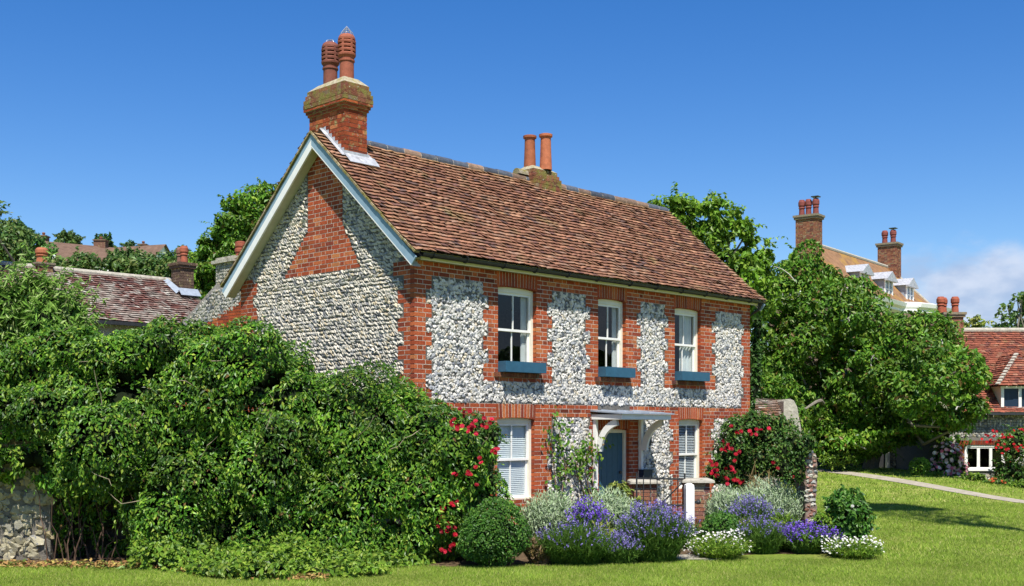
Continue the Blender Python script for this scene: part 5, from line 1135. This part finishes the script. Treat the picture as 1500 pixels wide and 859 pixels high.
def right_cottage():
    Y = 40.0; k = Y/F; x0 = 15.0; x1 = 24.0; root = empty('roadside_cottage', (x0, Y, 0), 0, 'low flint cottage with red tiled roof and white casement windows at the right edge', 'cottage')
    X = lambda px, y=Y: (px-CX)/F*y - x0
    ez = 2.45; rz = 5.55; d = 3.4; W_ = x1-x0; ls = math.hypot(d+.3, rz-ez); s = np.array([0, d+.3, rz-ez])/ls
    mb = roof_tiles((-.1, -.3, ez), (1, 0, 0), s, W_+.1, ls, .12, .17, 2, topwarm=False); rf = mb.build('roof', M['tile'], root)
    mb = MB(); mb.add([[-.1, d, rz-.02], [W_, d, rz-.02], [W_, 2*d, ez], [-.1, 2*d, ez]], [[0,1,2,3]], (.2, .08, .05)); mb.build('rear_roof', M['roofplain'], rf)
    mb = MB(); mb.tube([[-.1, d, rz+.02], [W_, d, rz+.02]], .10, (.5, .48, .42), 10); mb.build('ridge_tiles', M['stone'], rf)
    wx0, wx1 = X(1413), X(1473); wz0, wz1 = (YH-690)*k+CAMZ, (YH-652)*k+CAMZ
    mb = MB(); c = (.17, .16, .14)
    for a, b, z0, z1 in ((0, wx0, -.6, ez+.1), (wx1, W_, -.6, ez+.1), (wx0, wx1, -.6, wz0), (wx0, wx1, wz1, ez+.1)): mb.box(a, b, 0, .3, z0, z1, c)
    mb.add([[0,.3,-.6],[0,2*d-.2,-.6],[0,2*d-.2,ez],[0,d,rz-.12],[0,.3,ez]], [[4,3,2,1,0]], c); mb.add([[0,1.8,-.6],[W_,1.8,-.6],[W_,1.8,ez+.8],[0,1.8,ez+.8]], [[0,1,2,3]], (.02, .02, .02))
    wl = mb.build('wall', M['mortar'], root)
    pts = [(x, z) for z in np.arange(-.2, ez-.02, .085) for x in np.arange(.03, 6.5, .10)]; pts = [p for p in pts if not (wx0-.28 < p[0] < wx1+.25 and wz0-.1 < p[1] < wz1+.22)]; cc = np.array(pts)+rng.normal(0, .012, (len(pts), 2)); n = len(cc)
    stones(cc, rng.uniform(.04, .06, n), rng.uniform(.032, .046, n), np.full(n, .03), rng.uniform(-1, 1, n), flint_colours(n, .05)*.62, ((1, 0, 0), (0, -1, 0)), .2).build('flint_facing', M['flint_grey'], wl)
    mb = MB()
    for i in range(14):
        z = wz0-.12+i*.0813
        for a, b in ((wx0-.26+.06*(i % 2), wx0-.004), (wx1+.004, wx1+.24-.06*(i % 2))): mb.box(a, b, -.012, .1, z+.004, z+.077, brick_col(1)[0]*.62)
    for i in range(22): a = wx0-.2+i*(wx1-wx0+.4)/22; mb.box(a, a+.07, -.013, .1, wz1+.005, wz1+.15, brick_col(1)[0]*.6)
    mb.build('brickwork', M['brick'], wl)
    mb = MB(); mb.box(wx0, wx1, .02, .1, wz1-.07, wz1-.004); mb.box(wx0-.05, wx1+.05, -.05, .1, wz0, wz0+.07); mb.box(wx0, wx0+.07, .02, .1, wz0+.07, wz1-.07); mb.box(wx1-.07, wx1, .02, .1, wz0+.07, wz1-.07); fr = mb.build('window', M['white'], root); w = (wx1-wx0-.14)/3
    for i in range(3):
        a = wx0+.07+i*w; m2 = MB(); t = .05; m2.box(a, a+t, .04, .09, wz0+.07, wz1-.07); m2.box(a+w-t, a+w, .04, .09, wz0+.07, wz1-.07); m2.box(a+t, a+w-t, .04, .09, wz0+.07, wz0+.07+t); m2.box(a+t, a+w-t, .04, .09, wz1-.07-t, wz1-.07); ca = m2.build('casement', M['white'], fr)
        m2 = MB(); m2.add([[a+t,.07,wz0+.07+t],[a+w-t,.07,wz0+.07+t],[a+w-t,.07,wz1-.07-t],[a+t,.07,wz1-.07-t]], [[0,1,2,3]]); m2.build('glass_pane', M['glass'], ca)
    mb = MB(); mb.box(-.15, W_, -.38, -.28, ez-.06, ez+.03); mb.build('gutter', M['gutter'], root)
    # dormer with hipped tiled roof
    Yd = 39.9; dx0 = X(1466, Yd); dx1 = dx0+1.9; dz0 = (YH-598)/F*Yd+CAMZ; dz1 = (YH-566)/F*Yd+CAMZ; y0 = -.13
    mb = MB(); mb.box(dx0, dx1, y0+.06, 3.0, dz0-.2, dz1, (.5, .5, .48)); dm = mb.build('dormer', M['wallwhite'], root)
    mb = MB(); mb.box(dx0-.06, dx1, y0, y0+.055, dz0-.1, dz0+.03); mb.box(dx0-.02, dx1, y0, y0+.055, dz1-.08, dz1)
    for i in range(4): a = dx0+i*.60; mb.box(a, a+.10, y0+.002, y0+.057, dz0+.03, dz1-.08)
    mb.build('window_frame', M['white'], dm); mb = MB(); mb.add([[dx0+.05,y0+.04,dz0],[dx1,y0+.04,dz0],[dx1,y0+.04,dz1-.05],[dx0+.05,y0+.04,dz1-.05]], [[0,1,2,3]], (.02, .025, .03)); mb.build('glass_pane', M['navy'], dm)
    e = .22; zt = dz1+1.15; xm = (dx0+dx1)/2; run = (dx1-dx0)/2+e
    a0 = np.array([dx0-e, y0-e, dz1]); mb = MB(); sl = unit(np.array([0, run, zt-dz1])); L_ = math.hypot(run, zt-dz1)
    roof_tiles(a0, (1, 0, 0), sl, 2*run, L_, .12, .17, 2, mb=mb, topwarm=False, clip=lambda q: (run*q/L_, 2*run-run*q/L_))
    sl = unit(np.array([run, 0, zt-dz1])); roof_tiles(a0, (0, 1, 0), sl, 3.2, L_, .12, .17, 2, mb=mb, topwarm=False, clip=lambda q: (run*q/L_, 3.2)); sl2 = sl*np.array([-1, 1, 1]); roof_tiles(a0+np.array([2*run, 0, 0]), (0, 1, 0), sl2, 3.2, L_, .12, .17, 2, mb=mb, topwarm=False, clip=lambda q: (run*q/L_, 3.2)); dr = mb.build('roof', M['tile'], dm)
    mb = MB()
    for i in range(11):
        p = a0 + np.array([run, run, zt-dz1])*(i/11); q = a0 + np.array([run, run, zt-dz1])*((i+.8)/11); mb.bar(p+np.array([0, 0, .06]), q+np.array([0, 0, .04]), .14, .05, (.42, .36, .30))
    mb.build('hip_tiles', M['stone'], dr)
    st = simple_stack(root, X(1383, 43), X(1410, 43), 2.9, 3.6, 3.8, 6.2, cap=.09)
    for px in (1376, 1384, 1397): pot_on(X(px+5, 43), 3.2 if px != 1384 else 3.5, 6.2, st, .60, .135, (.32, .085, .045))
right_cottage()
def manor():
    ang = math.atan2(.798, .602); root = empty('manor_house', (18.5, 72.0, 0), ang, 'large brick manor with hipped roof, dormers and white cornice behind the big tree', 'house')
    rz = 13.3; ez = 10.25; d = 2.6; n = 17.0; x0 = -1.0; xr = 13.6; xe = xr+2.6
    mb = MB(); mb.add([[x0,0,rz],[xr,0,rz],[xe,-d,ez],[x0,-d,ez],[xe,d,ez],[x0,d,ez]], [[0,3,2,1],[1,2,4],[0,1,4,5]], (.25, .14, .075)); rf = mb.build('roof', M['roofplain'], root)
    mb = MB(); mb.tube([[x0,0,rz],[xr,0,rz]], .13, (.34, .32, .27), 8); mb.tube([[xr,0,rz],[xe,-d,ez]], .11, (.30, .18, .1), 8); mb.build('ridge_tiles', M['stone'], rf)
    foot = [(x0, -d+.2), (8.6, -d+.2), (9.4, -d-.5), (11.0, -d-1.0), (xe-.6, -d-1.0), (xe-.2, -d), (xe-.2, d-.2), (x0, d-.2)]
    mb = MB(); m_ = len(foot); mb.add([[x, y, z] for z in (-.5, ez-.7) for x, y in foot], [[i, (i+1) % m_, m_+(i+1) % m_, m_+i] for i in range(m_)] + [list(range(m_, 2*m_))], (.20, .13, .10)); mb.build('wall', M['brick_old'], root)
    mb = MB(); cx = sum(x for x, y in foot)/m_; out = lambda k: [(x+(k if x > 5 else -k)*.8, y+(-k if y < 0 else k)) for x, y in foot]; lv = [(.0, ez-.75), (.22, ez-.6), (.22, ez-.45), (.42, ez-.3), (.5, ez-.05), (.3, ez+.02)]
    V = [[x, y, z] for k, z in lv for x, y in out(k)]; mb.add(V, [[a*m_+i, a*m_+(i+1) % m_, (a+1)*m_+(i+1) % m_, (a+1)*m_+i] for a in range(len(lv)-1) for i in range(m_)] + [list(range((len(lv)-1)*m_, len(lv)*m_))]); mb.build('cornice', M['white'], root)
    for x in (2.9, 7.3, 11.5):
        w = .75; y0 = -d+.35; z0 = ez+.2; z1 = ez+1.35
        mb = MB(); mb.box(x-w, x+w, y0+.05, 0, z0-.3, z1, (.3, .33, .42)); dm = mb.build('dormer', M['lead_dark'], root)
        mb = MB(); mb.box(x-w, x-w+.16, y0-.02, y0+.05, z0, z1); mb.box(x+w-.16, x+w, y0-.02, y0+.05, z0, z1); mb.box(x-.05, x+.05, y0-.02, y0+.05, z0, z1); mb.box(x-w, x+w, y0-.03, y0+.05, z0-.1, z0); mb.box(x-w+.16, x-.05, y0+.0, y0+.05, z0+.5, z0+.56); mb.box(x+.05, x+w-.16, y0+.0, y0+.05, z0+.5, z0+.56); wf = mb.build('window_frame', M['white'], dm)
        mb = MB(); mb.add([[x-w+.1,y0+.04,z0],[x+w-.1,y0+.04,z0],[x+w-.1,y0+.04,z1],[x-w+.1,y0+.04,z1]], [[0,1,2,3]], (.1, .12, .15)); mb.build('glass_pane', M['glass'], dm)
        mb = MB(); e = w+.22; v = [[x-e,y0-.25,z1],[x+e,y0-.25,z1],[x,y0-.25,z1+.55],[x-e,1.2,z1],[x+e,1.2,z1],[x,1.2,z1+.55]]; mb.add(v, [[0,1,2],[0,2,5,3],[1,4,5,2],[0,3,4,1]]); mb.box(x-e, x+e, y0-.27, y0-.06, z1-.12, z1-.002); mb.build('pediment_roof', M['lead'], dm)
    st = simple_stack(root, -1.1, -.2, -.75, .6, 11.5, 14.9, cap=.13, ch=.09); 
    for i, y in enumerate((.38, -.05, -.52)): pot_on(-.65, y, 14.9, st, 1.0, .19, (.20, .055, .045), cap=i == 2)
    st = simple_stack(root, 13.3, 14.3, -.7, .65, 11.2, 15.0, cap=.13, ch=.09)
    for i, y in enumerate((.3, -.3)): pot_on(13.8, y, 15.0, st, .95, .2, (.20, .055, .045), cap=i == 1)
manor()
def yard_wall():
    Y = 45.6; k = Y/F; X = lambda px: (px-CX)*k; z0 = .3; root = empty('yard_wall', (X(1270), Y, z0), 0, 'flint wall with a dark doorway in the shade under the big tree', 'wall'); o = np.array([X(1270), Y, z0]); mb = MB(); c = (.2, .19, .16)
    for a, b, h in ((1150, 1252, 1.9), (1303, 1345, 1.35)): mb.box(X(a)-o[0], X(b)-o[0], 0, .35, -.5, h, c)
    mb.box(X(1252)-o[0], X(1303)-o[0], 0, .35, 1.75, 2.3, c); wl = mb.build('wall', M['mortar'], root)
    pts = [(x, z) for z in np.arange(.02, 1.3, .1) for x in np.arange(X(1304)-o[0]+.04, X(1345)-o[0], .12)]; cc = np.array(pts)+rng.normal(0, .015, (len(pts), 2)); n = len(cc); stones(cc, rng.uniform(.045, .07, n), rng.uniform(.04, .055, n), np.full(n, .045), rng.uniform(-1, 1, n), flint_colours(n, .1)*.8, ((1, 0, 0), (0, -1, 0)), .22).build('flint_facing', M['flint'], wl)
    mb = MB(); mb.box(X(1254)-o[0], X(1301)-o[0], .2, .28, -.1, 1.75); mb.build('door', M['gutter'], root); mb = MB(); mb.box(X(1298)-o[0], X(1303)-o[0], -.06, .1, -.05, 1.75); mb.build('door_frame', M['white'], root); mb = MB(); mb.box(X(1240)-o[0], X(1308)-o[0], -.5, 0, -.2, .06); mb.build('doorstep', M['stone'], root)
yard_wall()
PNK = [(.78, .45, .46), (.82, .62, .58), (.80, .72, .66), (.62, .16, .24)]
def tz(px, Y): return float(terrain((px-CX)/F*Y, Y))
lob = px_lobes([(1388, 672, 24, 28), (1375, 685, 22, 20), (1400, 690, 18, 18)], 38.6, n=8)
plant('pink_rose', 'pale pink and white rose bush under the right cottage wall', 'rose bush', 1388, 38.6, lob, 110, .12, .07, 'rose', stems=4, shoots=30, shoot_len=.3, inner=.5, flowers=(150, .11, PNK, True))
ball_l = [(at(1347, 685, 38.5), np.array([.33, .33, .33]))] + [(at(1347, 685, 38.5)+unit(rng.normal(size=3))*.12, np.ones(3)*.24) for _ in range(6)]
plant('box_ball', 'bright green round bush by the doorway under the big tree', 'box ball', 1347, 38.5, ball_l, 420, .075, .045, 'lime', inner=.8, cull=.8, group='clipped box balls', stems=2)
lob = px_lobes([(1485, 655, 30, 26), (1500, 640, 26, 22), (1475, 690, 20, 24), (1500, 695, 24, 24)], 38.9, n=8)
r_, P, N = plant('climbing_rose', 'scarlet rose growing on the right cottage beside its ground floor window', 'rose bush', 1490, 38.9, lob, 110, .12, .07, 'rose', stems=5, shoots=40, shoot_len=.4, inner=.5)
bloom_cluster(r_, [(1454, 635, 8, 4), (1447, 644, 8, 4), (1473, 641, 10, 5), (1494, 632, 9, 4), (1492, 655, 8, 4), (1475, 660, 4, 3), (1462, 655, 4, 3)], 38.2, .08, [(.55, .015, .02), (.42, .01, .02)])
for i, (px, py, rx, ry, Y, g, lab) in enumerate([(1425, 703, 22, 9, 37.2, 'trail', 'low leafy plants under the casement window of the right cottage'), (1375, 702, 20, 8, 38, 'trail', 'low leafy plants in front of the pink rose'), (1460, 713, 22, 9, 36.6, 'lav', 'low grey green plants at the foot of the scarlet rose'), (1497, 716, 22, 10, 36.2, 'trail', 'low bright plants at the right edge of the lawn'), (1225, 672, 30, 14, 40.5, 'trail', 'weedy low plants along the wall left of the dark doorway')]):
    plant('border_plant', lab, 'plant', px, Y, px_lobes([(px, py, rx, ry)], Y, n=9, fy=1.0), 120, .13, .06, g, stems=0, shoots=40, shoot_len=.25, inner=.5, flowers=(3, .16, [(.6, .12, .04)], True) if i == 2 else None)

# big trees just outside the right of the frame: the cottage windows mirror them
tree('tall_pine', 'tall bare stemmed pine casting its shadow on the lawn', 1745, 17.9, [(1735, -840, 140, 70)], 26, 420, .26, .13, 'dark', trunk=.10, shoots=60, shoot_len=.6)
tree('tall_oak', 'tall oak on the green beyond the right edge of the photo beside the lane', 2700, 25, [(2700, 500, 380, 150), (2420, 520, 260, 120), (2980, 480, 260, 150)], 22, 18, .36, .22, 'dark', trunk=.35, shoots=40, shoot_len=.8)

lob = px_lobes([(1104, 560, 12, 62), (1098, 590, 12, 40), (1108, 520, 10, 40), (1110, 480, 8, 24)], 28.0, n=9, fy=.6)
plant('wall_ivy', 'dark green ivy climbing the right end of the cottage under the eaves', 'ivy', 1104, 28.0, lob, 200, .11, .07, 'dark', stems=3, shoots=40, shoot_len=.3, inner=.5)
def far_wood():
    lobes = []
    for i in range(46):
        x = R(-20, 170); y = 150+R(-12, 18); r = R(3.5, 6.0); lobes.append((np.array([x, y, float(terrain(x, y))+r*.55]), np.array([r*1.2, r, r*R(.9, 1.2)])))
    mb = MB(); cols, w = GREEN['far']; foliage(mb, lobes, 2.2, 1.1, .7, cols, w, inner=.7, cull=.75); tag(mb.build('far_wood', M['leaf']), kind='stuff')
far_wood()
